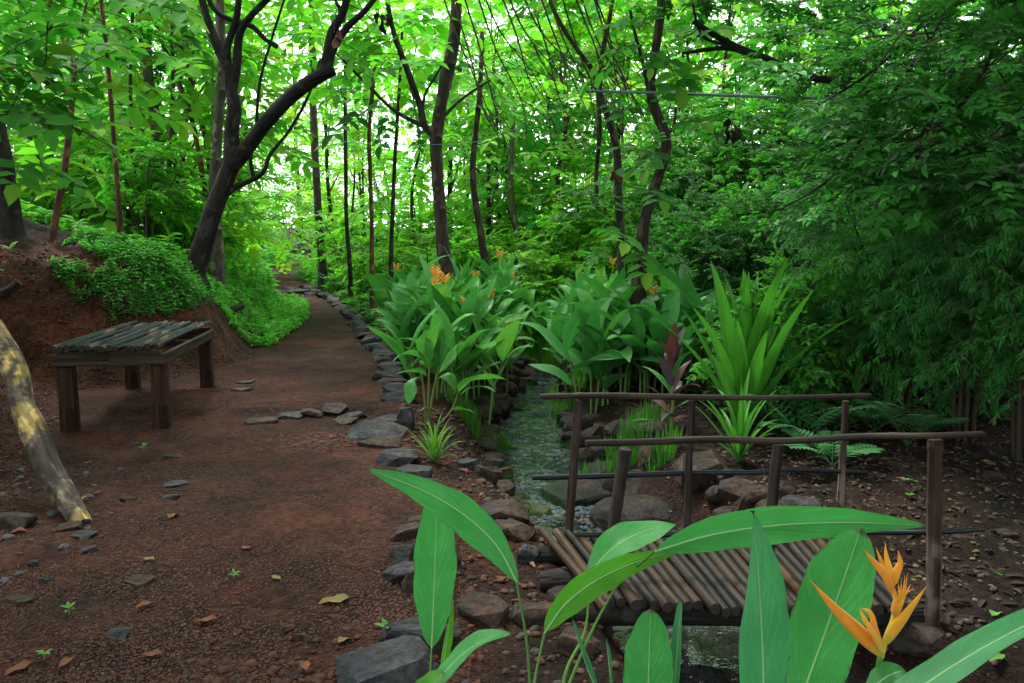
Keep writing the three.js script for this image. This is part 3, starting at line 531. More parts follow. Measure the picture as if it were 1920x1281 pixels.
{
  const row = (count, d0, d1, u0, u1) => Array.from({ length: count }, (_, i) => { const u = u0 + (u1 - u0) * (i + rr(0.15, 0.85)) / count, d = rr(d0, d1); return [(u - 960) / FOCAL * d, -d]; }).sort((a, b) => a[0] / -a[1] - b[0] / -b[1]);
  const clear = ([x, z]) => !(x > interp(LEFT, -z) - 1.1 && x < interp(RIGHT, -z) + 1.0) && !(z > -18 && x / -z > -0.1 && x / -z < 0.13);
  row(17, 14, 20, -120, 1500).filter(clear).forEach(([x, z], i) => woodTree('young_tree', `young broad-leaved tree, ${ord(i)} from the left of the nearer row of the wood`, 'nearer row of the wood', x, z, rr(5, 8), rr(1.5, 2.1), 95, SPRAY.teak[i % 3], [BRIGHT, LIME, [0.07, 0.4, 0.05], MIDGREEN, [0.2, 0.46, 0.02]][i % 5], i % 3 ? M.barkGrey : M.barkDark, 0.12));
  row(20, 21, 30, -200, 1750).filter(clear).forEach(([x, z], i) => woodTree('forest_tree', `tall light-green tree, ${ord(i)} from the left of the second row of the wood`, 'second row of the wood', x, z, rr(7, 11), rr(2.1, 2.9), 140, SPRAY.teak[i % 3], [LIME, BRIGHT, [0.22, 0.47, 0.02], LIME, [0.08, 0.45, 0.05]][i % 5], i % 2 ? M.barkDark : M.barkGrey, 0.08));
  row(22, 33, 48, -250, 2100).filter(clear).forEach(([x, z], i) => woodTree('far_tree', `hazy light-green tree, ${ord(i)} from the left of the farthest row of the wood`, 'farthest row of the wood', x, z, rr(9, 14), rr(3.2, 4.2), 240, SPRAY.teak[i % 3], LIME, M.barkGrey, 0.05));
  row(18, 13.5, 21, -80, 1720).filter(clear).forEach(([x, z], i) => woodTree('tall_tree', `tall slim high-crowned tree, ${ord(i)} from the left among the nearer wood`, 'high-crowned trees of the wood', x, z, rr(6.5, 9), rr(1.8, 2.5), 90, i % 3 ? SPRAY.teak[i % 3] : SPRAY.mid[i % 3], [BRIGHT, LIME, MIDGREEN][i % 3], i % 2 ? M.barkGrey : M.barkDark, 0.42));
  row(20, 36, 58, -300, 1900).forEach(([x, z], i) => woodTree('background_tree', `low-branched pale tree, ${ord(i)} from the left closing off the wood`, 'trees closing off the wood', x, z, rr(6, 9), rr(3.2, 4.2), 280, SPRAY.teak[i % 3], [LIME, BRIGHT][i % 2], M.barkGrey, 0.02));
  row(6, 19, 23, 840, 1160).forEach(([x, z], i) => woodTree('middle_tree', `leafy light-green tree, ${ord(i)} from the left straight behind the flower bed`, 'trees behind the flower bed', x, z, rr(6, 8), rr(1.8, 2.3), 120, SPRAY.teak[i % 3], [LIME, BRIGHT][i % 2], M.barkGrey, 0.1));
  // thin bare poles among the far end of the path
  row(16, 17, 26, 430, 720).filter(clear).forEach(([x, z], i) => {
    const o = thing('thin_sapling', `thin dark bare-stemmed sapling, ${ord(i)} from the left around the far path end`, 'tree', 'saplings round the far path end', onGround(x, z)), h = rr(3, 6), w = rr(-0.5, 0.5);
    part('trunk', tube([V(0, -0.1, 0), V(w * 0.3, h * 0.3, rr(-0.1, 0.1)), V(w * 0.4 + rr(-0.15, 0.15), h * 0.65, 0), V(w, h, 0)], [0.05, 0.04, 0.03, 0.012], 6, 12, { uvRound: 0.2 }), M.barkDark, o);
    part('branch', tube([V(w * 0.3, h * 0.3, 0), V(w * 0.3 + rr(-0.6, 0.6), h * 0.5, 0.1), V(w * 0.3 + rr(-1, 1), h * 0.8, 0.2)], [0.025, 0.018, 0.006], 5, 6, { uvRound: 0.2 }), M.barkDark, o);
    crown(o, [[w, h * 0.95, 0, 0.8, 0.5, 0.8, 14]], SPRAY.teak[i % 3], BRIGHT);
  });
}
// ------------------------------------------------------------------ bushes
function bush(name, label, group, x, z, h, rx, n, spray, base, mat, stems = 5, category = 'bush') {
  const o = thing(name, label, category, group, onGround(x, z)), blobs = [], geos = [];
  for (let k = 0; k < stems; k++) {
    const a = k / stems * 6.28 + rr(-0.5, 0.5), reach = rx * rr(0.25, 0.6), c = V(Math.cos(a) * reach, h * rr(0.42, 0.78), Math.sin(a) * reach);
    geos.push(tube([V(Math.cos(a) * 0.06, -0.08, Math.sin(a) * 0.06), V(c.x * 0.35, c.y * 0.55, c.z * 0.35), c, V(c.x * 1.25, c.y * 1.15, c.z * 1.25)], [0.018, 0.014, 0.009, 0.004], 5, 8, { uvRound: 0.2 }));
    blobs.push([c.x, c.y, c.z, rx * rr(0.45, 0.65), h * rr(0.24, 0.36), rx * rr(0.45, 0.65), Math.round(n / stems)]);
  }
  geos.forEach((g) => part('stem', g, M.twig, o)); crown(o, blobs, spray, base, mat, 'foliage'); return o;
}
R = rng(31);
{
  const put = (list, name, what, group, f) => list.sort((a, b) => a[0] - b[0]).forEach((a, i) => f(a, i, `${what}, ${ord(i)} from the left`));
  const spots = (count, d0, d1, u0, u1) => Array.from({ length: count }, (_, i) => [u0 + (u1 - u0) * (i + rr(0.1, 0.9)) / count, rr(d0, d1)]);
  const world = (u, d) => [(u - 960) / FOCAL * d, -d];
  const clear = (x, z) => !(x > interp(LEFT, -z) - 0.4 && x < interp(RIGHT, -z) + 0.4);
  put(spots(24, 14.5, 20, 560, 1330), 'bush', 'leafy light-green bush in the undergrowth behind the flower clumps', '', ([u, d], i, l) => { const [x, z] = world(u, d); if (clear(x, z)) bush('undergrowth_bush', l, 'undergrowth behind the flower clumps', x, z, rr(1.2, 2.4), rr(0.8, 1.2), 70, SPRAY.mid[i % 3], [BRIGHT, LIME, LIME][i % 3]); });
  put(spots(20, 19, 28, 380, 1400), 'bush', 'bright low bush on the forest floor of the far wood', '', ([u, d], i, l) => { const [x, z] = world(u, d); if (clear(x, z)) bush('forest_bush', l, 'bushes on the far forest floor', x, z, rr(1.4, 2.8), rr(1.1, 1.7), 60, SPRAY.teak[i % 3], [LIME, BRIGHT][i % 2]); });
  put(spots(7, 40, 50, 400, 640), 'bush', 'pale bush closing the view at the far end of the path', '', ([u, d], i, l) => { const [x, z] = world(u, d); bush('far_bush', l, 'bushes beyond the far path end', x, z, rr(2.6, 4.6), rr(1.8, 2.6), 90, SPRAY.teak[i % 3], LIME); });
  put(spots(12, 11.5, 17, -60, 400), 'bush', 'bright bush on top of the left bank behind the saplings', '', ([u, d], i, l) => { const [x, z] = world(u, d); if (clear(x, z)) bush('bank_bush', l, 'bushes on the left bank', x, z, rr(1.0, 2.4), rr(0.8, 1.2), 64, i % 2 ? SPRAY.teak[i % 3] : SPRAY.mid[i % 3], [BRIGHT, LIME][i % 2]); });
  // the dark slope on the right
  put(spots(13, 8.8, 11.5, 1270, 1800), 'bush', 'small-leaved dark green shrub on the shady right slope', '', ([u, d], i, l) => { const [x, z] = world(u, d); bush('slope_shrub', l, 'shrubs on the shady right slope', x, z, rr(1.6, 2.6), rr(0.8, 1.2), 170, SPRAY.fineLeaf[i % 3], [MIDGREEN, DEEP, COOL][i % 3], M.spray); });
  put(spots(13, 11.5, 15, 1240, 2000), 'bush', 'tall shrub high up the right slope', '', ([u, d], i, l) => { const [x, z] = world(u, d); bush('tall_shrub', l, 'tall shrubs high on the right slope', x, z, rr(3, 4.6), rr(1.1, 1.6), 240, i % 2 ? SPRAY.fineLeaf[i % 3] : SPRAY.mid[i % 3], [MIDGREEN, DEEP, MIDGREEN][i % 3], M.spray); });
  put(spots(6, 6.4, 7.8, 1430, 1720), 'bush', 'low bright-tipped shrub at the foot of the right slope', '', ([u, d], i, l) => { const [x, z] = world(u, d); bush('low_shrub', l, 'low shrubs at the foot of the right slope', x, z, rr(1.1, 1.5), rr(0.5, 0.75), 190, SPRAY.fineLeaf[i % 3], [MIDGREEN, BRIGHT][i % 2], M.spray); });
  [[1700, 6.2, 1.9, 0.8], [1830, 5.7, 2.0, 0.8], [1950, 5.2, 2.0, 0.8], [2080, 4.7, 2.2, 0.8], [1760, 7.6, 2.3, 0.9], [1900, 7.0, 2.4, 0.9]].forEach(([u, d, h, r], i) => { const [x, z] = world(u, d); bush('bamboo_clump', `feathery dark green bamboo clump at the right, ${ord(i)} counted from the bridge outwards`, 'bamboo clumps at the right', x, z, h, r, 800, SPRAY.bamboo[i % 3], [0.04, 0.24, 0.035], M.spray, 8, 'bamboo'); });
}
// glossy branches hanging into the picture at the upper right
R = rng(37);
[[1640, 130, 5.6, 0.75, 0.4, 60], [1800, 200, 5.2, 0.7, 0.5, 70], [1700, 290, 5.4, 0.55, 0.4, 46], [1880, 60, 5.0, 0.7, 0.5, 60], [1560, 330, 6.0, 0.5, 0.35, 34], [1900, 330, 4.9, 0.4, 0.5, 34]].forEach(([u, v, d, rx, ry, n], i) => {
  const c = at(u, v, d), root = at(2060, -60 - i * 30, 5.3), o = thing('hanging_branch', ['glossy oval-leaved branch hanging highest over the bamboo', 'glossy oval-leaved branch drooping at the right edge above the bamboo', 'glossy leafy branch drooping lowest above the bamboo tops', 'glossy leafy branch in the top right corner', 'thin leafy branch end reaching farthest left over the slope', 'few-leaved dark branch end at the far right edge'][i], 'branch', 'branches hanging over the bamboo', root);
  const q = c.clone().sub(root);
  part('twig', tube([V(0, 0.3, 0), q.clone().multiplyScalar(0.45).add(V(0, 0.35, 0)), q, q.clone().add(V(-0.4, -0.25, 0.1))], [0.03, 0.02, 0.01, 0.004], 6, 16, { uvRound: 0.2 }), M.barkDark, o);
  for (let k = 0; k < 7; k++) { const s = q.clone().multiplyScalar(rr(0.6, 1)).add(V(0, rr(-0.05, 0.1), 0)); part('twig', tube([s, s.clone().add(V(rr(-0.3, 0.3), rr(-0.2, 0.1), rr(-0.3, 0.3))), s.clone().add(V(rr(-0.6, 0.4), rr(-0.5, 0.1), rr(-0.4, 0.4)))], [0.008, 0.006, 0.003], 4, 6), M.twig, o); }
  crown(o, [[q.x, q.y, q.z, rx, ry, rx * 0.8, n]], SPRAY.oval[i % 3], [0.05, 0.26, 0.032], M.sprayGlossy, 'foliage');
});
// canopy of trees that stand beside and behind the viewer; their crowns shade the foreground
R = rng(41);
[[-5.6, -1.2, 7.5, 3.2, 'left of the bench'], [4.8, -0.8, 7, 3.2, 'right of the bridge'], [0.3, 2.8, 8, 3.6, 'behind the viewpoint'], [5.8, -5.2, 7.5, 3.2, 'beyond the bamboo'], [-1.8, 5.2, 8, 3.4, 'farther behind the viewpoint'], [7.5, -9.5, 8.5, 3.0, 'high on the slope behind the bamboo'], [4.4, -3.2, 6.2, 2.6, 'between bridge and bamboo edge'], [9.5, -6.5, 8, 3.4, 'far right up the slope'], [6.2, 1.5, 7, 3.2, 'behind the bridge side'], [-7.5, -5.0, 8.5, 2.6, 'above the earth bank']].forEach(([x, z, h, r, where], i) => {
  const o = thing('canopy_tree', `tall wide-crowned tree outside the picture ${where}`, 'tree', 'trees shading the foreground', onGround(x, z));
  part('trunk', tube([V(0, -0.15, 0), V(0.1, h * 0.35, 0), V(-x * 0.1, h * 0.65, -0.2), V(-x * 0.25, h * 0.9, -0.5)], [0.2, 0.16, 0.12, 0.04], 9, 14, { rough: 0.14 }), M.barkDark, o);
  const blobs = []; for (let k = 0; k < 7; k++) { const a = k / 7 * 6.28, c = V(-x * 0.25 + Math.cos(a) * r * 0.6, h * rr(0.85, 1.02), -0.5 + Math.sin(a) * r * 0.6); blobs.push([c.x, c.y, c.z, r * 0.5, 0.7, r * 0.5, [80, 110, 60, 130, 80, 130, 110, 130, 110, 120][i]]); part('branch', tube([V(-x * 0.1, h * 0.62, -0.2), V(c.x * 0.5, h * 0.8, c.z * 0.5), c], [0.07, 0.05, 0.015], 6, 8), M.barkDark, o); }
  crown(o, blobs, SPRAY.teak[i % 3], MIDGREEN);
});
// the wood goes on round the viewer: leafy trees beside and behind, which keep the low sky off the clearing
R = rng(47);
[[-8.6, -6.2], [-7.4, -2.2], [-7.8, 1.6], [-6.2, 5.2], [-3.0, 7.4], [0.8, 8.0], [4.2, 7.0], [7.0, 4.6], [8.2, 0.8], [8.0, -2.8], [9.4, -5.8]].forEach(([x, z], i) => woodTree('surrounding_tree', `leafy tree outside the picture, ${ord(i)} round the clearing from the bank`, 'trees round the clearing', x, z, rr(5.5, 7), rr(2.2, 2.7), 260, SPRAY.teak[i % 3], [MIDGREEN, DEEP][i % 2], M.barkDark, 0.04));
// ------------------------------------------------------------------ low green cover: nobody could count it
R = rng(43);
{
  const cover = (name, label, n, spray, base, mat, pick) => {
    const pl = []; let guard = 0;
    while (pl.length < n && guard++ < n * 30) { const q = pick(); if (!q) continue; pl.push({ p: onGround(q[0], q[1]), yaw: R() * 6.28, pitch: rr(-0.2, 0.2), roll: rr(-0.2, 0.2), s: (q[2] ?? 1) * rr(0.6, 1.4), c: green(base, 0.3) }); }
    const m = scatter(name, spray, mat, pl); m.userData.label = label; m.userData.category = 'ground cover';
  };
  const bank = (d0, d1, s0, s1, k) => () => { const d = rr(d0, d1), sd = rr(s0, s1), x = interp(LEFT, d) - sd, n = fbm(x * 1.2 + 9, d * 1.2, 3, 401); return n > k ? [x, -d, 0.45 + 0.8 * n] : null; }, mid = (f) => () => { const q = f(); return q && q[0] / -q[1] > -0.57 + 0.1 * (fbm(q[0] * 3, q[1] * 3, 2, 415) - 0.3) ? q : null; };
  cover('bank_herbs', 'bright green low herbs covering the top of the left bank', 5200, SPRAY.herb[0], [0.09, 0.42, 0.025], M.spray, mid(bank(8.6, 17, 0.5, 4.5, 0.29)));
  cover('bank_weeds', 'taller leafy weeds on the left bank under the saplings', 900, SPRAY.weed[0], [0.085, 0.4, 0.025], M.spray, bank(9.5, 17, 0.8, 5, 0.35));
  cover('pathside_herbs', 'bright herbs spilling down the bank onto the path edge', 1500, SPRAY.herb[1], [0.11, 0.48, 0.025], M.spray, bank(10.2, 17, -0.3, 0.7, 0.34));
  cover('bank_front_herbs', 'scattered small herbs above the earth cut behind the bench', 1900, SPRAY.herb[2], [0.08, 0.38, 0.025], M.spray, mid(bank(7.0, 10, 0.42, 2.6, 0.38)));
  cover('floor_weeds', 'bright weeds covering the forest floor beyond the flowers', 3000, SPRAY.weed[1], [0.11, 0.44, 0.025], M.spray, () => { const d = rr(13, 34), x = rr(-0.7, 0.55) * d; return x > interp(LEFT, d) - 0.2 && x < interp(RIGHT, d) + 0.15 ? null : [x, -d, 0.8 + d * 0.03]; });
  cover('pathside_weeds', 'soft green weeds between the path stones and the flower clump', 420, SPRAY.weed[0], [0.08, 0.27, 0.035], M.spray, () => { const d = rr(10.5, 19); return [interp(RIGHT, d) + rr(0.15, 1.3), -d, 0.8]; });
  cover('slope_herbs', 'dark low herbs at the foot of the right slope', 700, SPRAY.herb[1], [0.045, 0.17, 0.03], M.spray, () => { const d = rr(6, 11), x = interp(STREAM, d) + rr(1.4, 4.5); return [x, -d, 1.2]; });
}

// ------------------------------------------------------------------ bamboo footbridge
function bambooPole(a, b, r, mat, parent, name, opt = {}) { // slightly bowed pole with swollen nodes and a hollow end
  const len = a.distanceTo(b), bow = V(rr(-1, 1), rr(-1, 1), rr(-1, 1)).multiplyScalar(len * (opt.bow ?? 0.006)), gap = opt.gap ?? rr(0.2, 0.3), off = R() * gap;
  const pts = [a, a.clone().lerp(b, 0.33).add(bow), a.clone().lerp(b, 0.66).addScaledVector(bow, rr(-0.5, 0.8)), b];
  const node = (t) => { const x = Math.abs(((t * len + off) / gap) % 1 - 0.5) * gap; return 1 + 0.13 * Math.exp(-Math.pow(x / 0.009, 2)); };
  const g = tube(pts, (t) => r * node(t) * (1 - (opt.taper ?? 0.08) * t), opt.radial ?? 8, Math.max(16, Math.round(len / 0.02)), { uvRound: 1, uvLong: 0.6, uvOff: R() * 7, cap: false });
  const m = part(name, g, mat, parent);
  for (const [e, q, k] of [[a, b, 1], [b, a, 1 - (opt.taper ?? 0.08)]]) { // the cut ends: wall and dark inside
    const d = q.clone().sub(e).normalize(), ring = [e.clone().addScaledVector(d, 0.0005), e.clone().addScaledVector(d, 0.03)];
    const inner = tube(ring, [r * k * 0.99, r * k * 0.66], opt.radial ?? 8, 2, { cap: true }); part('hollow_end', inner, M.hollow, m);
  }
  return m;
}
R = rng(53);
{
  const o = thing('footbridge', 'small bamboo footbridge with pole rails over the stream', 'bridge', undefined, V(0.95, 0, -3.6)), loc = (p) => p.clone().sub(o.position);
  const nl = level(1128, 1136), nr = level(1692, 1142), fl = level(1023, 1000), fr = level(1566, 1006), N = 28, mats = [M.bambooGrey, M.bambooTan, M.bambooGrey, M.bambooDark, M.bambooGrey, M.bambooTan, M.bambooDark];
  for (let i = 0; i < N; i++) {
    const t = i / (N - 1), a = fl.clone().lerp(fr, t), b = nl.clone().lerp(nr, t), d = b.clone().sub(a).normalize();
    a.addScaledVector(d, rr(-0.04, 0.03)); b.addScaledVector(d, rr(-0.03, 0.04)); a.x += rr(-0.006, 0.006); b.x += rr(-0.008, 0.008);
    a.y = 0.004 + rr(-0.006, 0.008); b.y = 0.0 + rr(-0.008, 0.008);
    bambooPole(loc(b), loc(a), 0.0236 * rr(0.84, 1.1), mats[Math.floor(R() * 7)], o, 'deck_pole', { bow: 0.008, radial: 9 });
  }
  for (const t of [0.12, 0.5, 0.88]) { const a = nl.clone().lerp(fl, t), b = nr.clone().lerp(fr, t); a.x -= 0.14; b.x += 0.16; a.y = b.y = -0.078; part('beam', tube([loc(a), loc(b)], [0.05, 0.045], 9, 8, { rough: 0.06 }), M.barkBlack, o); }
  const post = (top, base, d, w0, mat, bare) => { // round poles with knots; bare wood where the bark has come off
    const p = at(...base, d), q = at(...top, d), off = R(), H = p.distanceTo(q), g = tube([loc(p).setY(p.y - 0.22), loc(p), loc(p.clone().lerp(q, 0.5).add(V(rr(-0.01, 0.01), 0, 0))), loc(q)], (t) => w0 * (1.05 - 0.12 * t) * (1 + 0.14 * Math.exp(-Math.pow((Math.abs(((t * H * 1.3 + off) / 0.21) % 1 - 0.5) * 0.21) / 0.012, 2))), 10, 60, { rough: 0.13, seed: Math.floor(R() * 90), uvRound: 0.25, uvLong: 0.4, uvOff: R() * 5 });
    const n = g.attributes.position.count, col = new Float32Array(n * 3).fill(1), seed = R() * 40;
    for (let i = 0; i < Math.min(n, 61 * 11); i++) { const t = Math.floor(i / 11) / 60, j = (i % 11) % 10, pale = (bare ? Math.exp(-Math.pow((t - bare) / 0.2, 2)) : 0.12) * smooth((fbm(j * 0.55 + seed, t * 9 + seed, 3, 88) - 0.38) * 9); const k = 0.8 + 0.5 * fbm(j * 0.5 + seed, t * 14, 2, 91); col.set([k + 4.5 * pale, k + 7 * pale, k + 9.5 * pale], i * 3); }
    g.setAttribute('color', new THREE.BufferAttribute(col, 3)); return part('post', g, mat, o);
  };
  const D = (u, v) => -level(u, v).z;
  const far0 = D(1067, 1000), far1 = D(1290, 982), far2 = D(1576, 966), near2 = D(1750, 1132);
  post([1084, 752], [1067, 1000], far0, 0.022, M.postWood);
  post([1298, 752], [1289, 984], far1, 0.02, M.postDark);
  post([1586, 752], [1574, 968], far2, 0.019, M.postWood, 0.45);
  post([1172, 842], [1138, 1122], 3.3, 0.027, M.postDark);
  post([1459, 834], [1438, 1120], 3.32, 0.025, M.postDark);
  post([1753, 824], [1750, 1134], near2, 0.029, M.postWood, 0.43);
  const rail = (pts, r, mat) => { const p = pts.map(([u, v, d]) => loc(at(u, v, d))); const L = p[0].distanceTo(p[p.length - 1]), off = R(); const g = tube(p, (t) => { const x = Math.abs(((t * L + off) / 0.26) % 1 - 0.5) * 0.26; return r * (1 + 0.16 * Math.exp(-Math.pow(x / 0.011, 2))) * (1 + 0.1 * Math.sin(t * 5)); }, 9, 90, { uvRound: 1, uvLong: 0.6, uvOff: R() * 5, cap: true }); const m = part('rail', g, mat, o); const d = p[1].clone().sub(p[0]).normalize(); part('hollow_end', tube([p[0].clone().addScaledVector(d, -0.001), p[0].clone().addScaledVector(d, 0.002)], [r * 0.62, r * 0.62], 8, 1), M.hollow, m); return m; };
  rail([[1012, 744, far0], [1120, 742, far0 + 0.02], [1290, 745, far1], [1450, 746, far1 + 0.06], [1632, 742, far2]], 0.0145, M.bambooGrey);
  rail([[998, 896, far0], [1130, 893, far0 + 0.03], [1290, 887, far1 + 0.02], [1420, 886, far1 + 0.05], [1470, 882, far1 + 0.07], [1626, 886, far2 + 0.02]], 0.0135, M.bambooBlack);
  rail([[1098, 831, 3.24], [1200, 829, 3.28], [1340, 824, 3.3], [1470, 827, 3.3], [1620, 818, 3.25], [1754, 817, near2 - 0.02], [1842, 814, near2]], 0.0138, M.bambooGrey);
  rail([[1080, 1002, 3.36], [1180, 1003, 3.37], [1450, 1000, 3.38], [1620, 998, 3.3], [1754, 998, near2 + 0.06], [1846, 992, near2 + 0.05]], 0.0125, M.bambooBlack);
}
// ------------------------------------------------------------------ bench
{
  const FR = V(-2.68, 0, -6.03), o = thing('bamboo_bench', 'low bench of blackened bamboo poles on clay-coloured legs', 'bench', undefined, V(-3.18, 0, -6.86));
  o.rotation.y = 0.13; const W = 0.82, Ln = 1.62, top = 0.6;
  const box = (w, h, l, x, y, z, mat, name, seg = 2, r = 0.008) => { const g = new RoundedBoxGeometry(w, h, l, seg, r); const m = part(name, grainUV(g.index ? g.toNonIndexed() : g, w > l ? 0 : 2), mat, o); m.position.set(x, y, z); return m; };
  for (const [sx, sz] of [[1, 1], [-1, 1], [1, -1], [-1, -1]]) {
    const x = sx * (W / 2 - 0.07), z = sz * (Ln / 2 - 0.075), wp = o.localToWorld.bind(o); o.updateMatrixWorld(); const p = wp(V(x, 0, z)), gy = ground(p.x, p.z) - 0.14, h = top - 0.095 - gy;
    const g = new RoundedBoxGeometry(0.115, h, 0.108, 3, 0.012), ps = g.attributes.position; for (let i = 0; i < ps.count; i++) { const y = ps.getY(i), k = 1 - 0.06 * (y / h), n = 1 + 0.05 * (fbm(ps.getX(i) * 20 + sx, y * 9 + sz * 5, 2, 77) - 0.5); ps.setXYZ(i, ps.getX(i) * k * n, y, ps.getZ(i) * k * n); } g.computeVertexNormals();
    part('leg', grainUV(g.index ? g.toNonIndexed() : g, 1), M.legClay, o).position.set(x, gy + h / 2, z);
  }
  box(W, 0.088, 0.04, 0, top - 0.05, Ln / 2 - 0.02, M.plank, 'front_board'); box(W, 0.088, 0.04, 0, top - 0.05, -Ln / 2 + 0.02, M.plank, 'rear_board');
  for (const s of [1, -1]) box(0.038, 0.08, Ln - 0.084, s * (W / 2 - 0.02), top - 0.048, 0, M.plank, 'side_board');
  box(W - 0.09, 0.05, 0.05, 0, top - 0.034, 0, M.plank, 'cross_bar');
  const mats = [M.bambooBurnt], n = 15;
  for (let i = 0; i < n; i++) { const x = -W / 2 - 0.02 + (W - 0.02) * (i + 0.5) / n, r = 0.0245 * rr(0.82, 1.05), y = top + 0.016 + r + rr(0, 0.012); bambooPole(V(x + rr(-0.006, 0.006), y + rr(-0.004, 0.004), Ln / 2 + 0.03 + rr(-0.05, 0.03)), V(x + rr(-0.01, 0.01) + (i > n - 4 ? 0.02 : 0), y + rr(0, 0.02), -Ln / 2 - rr(-0.04, 0.05)), r, mats[0], o, 'seat_pole', { bow: 0.007, radial: 8 }); }
  for (const z of [Ln / 2 - 0.02, -Ln / 2 + 0.02]) box(W - 0.06, 0.022, 0.036, 0, top + 0.004, z, M.plank, 'bearer', 2, 0.004);
}
// ------------------------------------------------------------------ peeled log leaning at the left
{
  const p = [[156, 985, 4.05], [128, 940, 4.15], [92, 880, 4.3], [62, 810, 4.42], [40, 760, 4.5], [30, 700, 4.6], [-10, 630, 4.7], [-60, 560, 4.85]].map((a) => at(...a)); const w = [32, 46, 48, 47, 45, 50, 50, 46].map((k) => k / 2 * 4.4 / FOCAL);
  const g = tube(p, w, 24, 150, { rough: 0.16, seed: 8, uvRound: 0.5 }); const ps = g.attributes.position, col = new Float32Array(ps.count * 3);
  for (let i = 0; i < ps.count; i++) { // bark, and bare yellow wood where it is peeled
    const t = Math.min(1, Math.floor(i / 25) / 150), n = 0.6 * fbm(ps.getX(i) * 8, ps.getY(i) * 8 + ps.getZ(i) * 5, 3, 501) + 0.4 * fbm(ps.getX(i) * 30, ps.getY(i) * 14 + ps.getZ(i) * 20, 3, 505), peel = smooth((n - 0.585 + 0.2 * Math.exp(-Math.pow((t - 0.48) / 0.07, 2)) + 0.28 * Math.exp(-Math.pow(t / 0.05, 2))) * 26), fleck = smooth((fbm(ps.getX(i) * 60, ps.getY(i) * 50 + ps.getZ(i) * 30, 2, 509) - 0.55) * 6);
    col.set([0.17 + 0.2 * fleck + 0.5 * peel, 0.13 + 0.16 * fleck + 0.33 * peel, 0.1 + 0.11 * fleck + 0.06 * peel], i * 3);
  }
  g.setAttribute('color', new THREE.BufferAttribute(col, 3));
  single('peeled_log', g, std({ map: barkCol, bumpMap: barkBump, bumpScale: 0.012, roughness: 0.8, vertexColors: true }), 'pale branch with peeled yellow patches leaning on the earth bank', 'log');
}
// ------------------------------------------------------------------ stones
R = rng(61);
let stoneSeed = 900;
const SM = { g: M.stoneGrey, u: M.stoneBlue, b: M.stoneBrown, d: M.stoneDark };
function stone(u, v, w, h, m, label, group, opt = {}) {
  const p = opt.p ?? foot(u, v + h * 0.3), k = -p.z / FOCAL, sx = w * k * 1.12, sy = Math.max(0.03, h * k * (opt.tall ?? 0.85)), sz = opt.deep ?? sx * rr(0.6, 0.85);
  const geo = opt.round ? roundStoneGeo(sx * 1.1, sy * 1.25, sz * 1.1, ++stoneSeed) : stoneGeo(sx * 1.08, sy * 1.2, sz * 1.1, ++stoneSeed, opt.worn ?? 0.3);
  const s = single(opt.name ?? 'edging_stone', geo, SM[m], label, 'stone', group); s.position.copy(p); s.position.y += sy * (opt.lift ?? 0.1); s.rotation.set(rr(-0.12, 0.12), rr(-0.5, 0.5), rr(-0.12, 0.12)); return s;
}
[[724, 1250, 165, 90, 'u', 'large blue-grey block at the bottom of the picture, nearest the viewer'], [775, 1180, 120, 66, 'g', 'flat grey stone just behind the large blue-grey front block'], [838, 1190, 50, 60, 'd', 'dark stone wedged behind the upright heliconia leaf'], [756, 1072, 70, 46, 'u', 'dark blue slab tilted on the path edge left of the upright leaf'], [800, 1085, 80, 80, 'b', 'brown upright edging stone behind the upright heliconia leaf'], [772, 1036, 70, 44, 'g', 'grey-brown edging stone above the dark blue slab'], [760, 996, 60, 32, 'b', 'flat red-brown edging stone left of the leaf tip'], [800, 980, 66, 34, 'b', 'brown edging stone under the arching leaf'], [838, 1040, 46, 70, 'b', 'brown stone right of the upright leaf'], [800, 915, 52, 56, 'd', 'dark squarish edging stone behind the arching leaf'], [776, 888, 66, 42, 'g', 'grey broken edging stone just below the bright strap-leaved tuft'], [746, 856, 72, 36, 'g', 'pale grey angular edging stone beside the tuft'], [716, 829, 76, 24, 'b', 'flat reddish stone at the right end of the step'], [708, 808, 92, 20, 'g', 'long flat grey slab at the right end of the step'], [728, 788, 50, 24, 'g', 'small grey slab above the long flat one'], [760, 782, 28, 74, 'u', 'narrow dark slab standing upright along the path edge']].forEach(([u, v, w, h, m, l]) => stone(u, v, w, h, m, l, 'stones edging the path'));
{ // the rest of the edging, farther along the path
  let i = 0; for (let d = 7.05; d < 21; i++) { const w = rr(0.15, 0.3), x = interp(RIGHT, d) + rr(-0.02, 0.1), p = onGround(x, -d); stone(0, 0, w * FOCAL / d, rr(0.1, 0.2) * FOCAL / d, 'ggubgu'[i % 6], `edging stone along the far path, ${ord(i)} beyond the step`, 'stones edging the path', { p, deep: rr(0.14, 0.24) }); d += w * rr(0.75, 1.0) * 0.95; }
  [[560, 546, 34, 13], [540, 540, 24, 11], [584, 551, 22, 9]].forEach(([u, v, w, h], k) => stone(u, v, w, h, 'g', ['grey stone at the far bend of the path', 'leftmost grey stone at the far bend of the path', 'rightmost small stone at the far bend of the path'][k], 'stones edging the path'));
}
[[492, 787, 56, 16], [545, 778, 48, 18], [586, 772, 44, 18], [628, 766, 40, 24], [664, 776, 50, 20], [640, 788, 54, 12]].forEach(([u, v, w, h], k) => stone(u, v, w, h, k % 3 === 1 ? 'g' : 'b', `flat reddish stone of the step across the path, ${ord(k)} from the left`, 'stones of the path step', { name: 'step_stone', deep: 0.2, tall: 0.7, lift: 0.1 }));
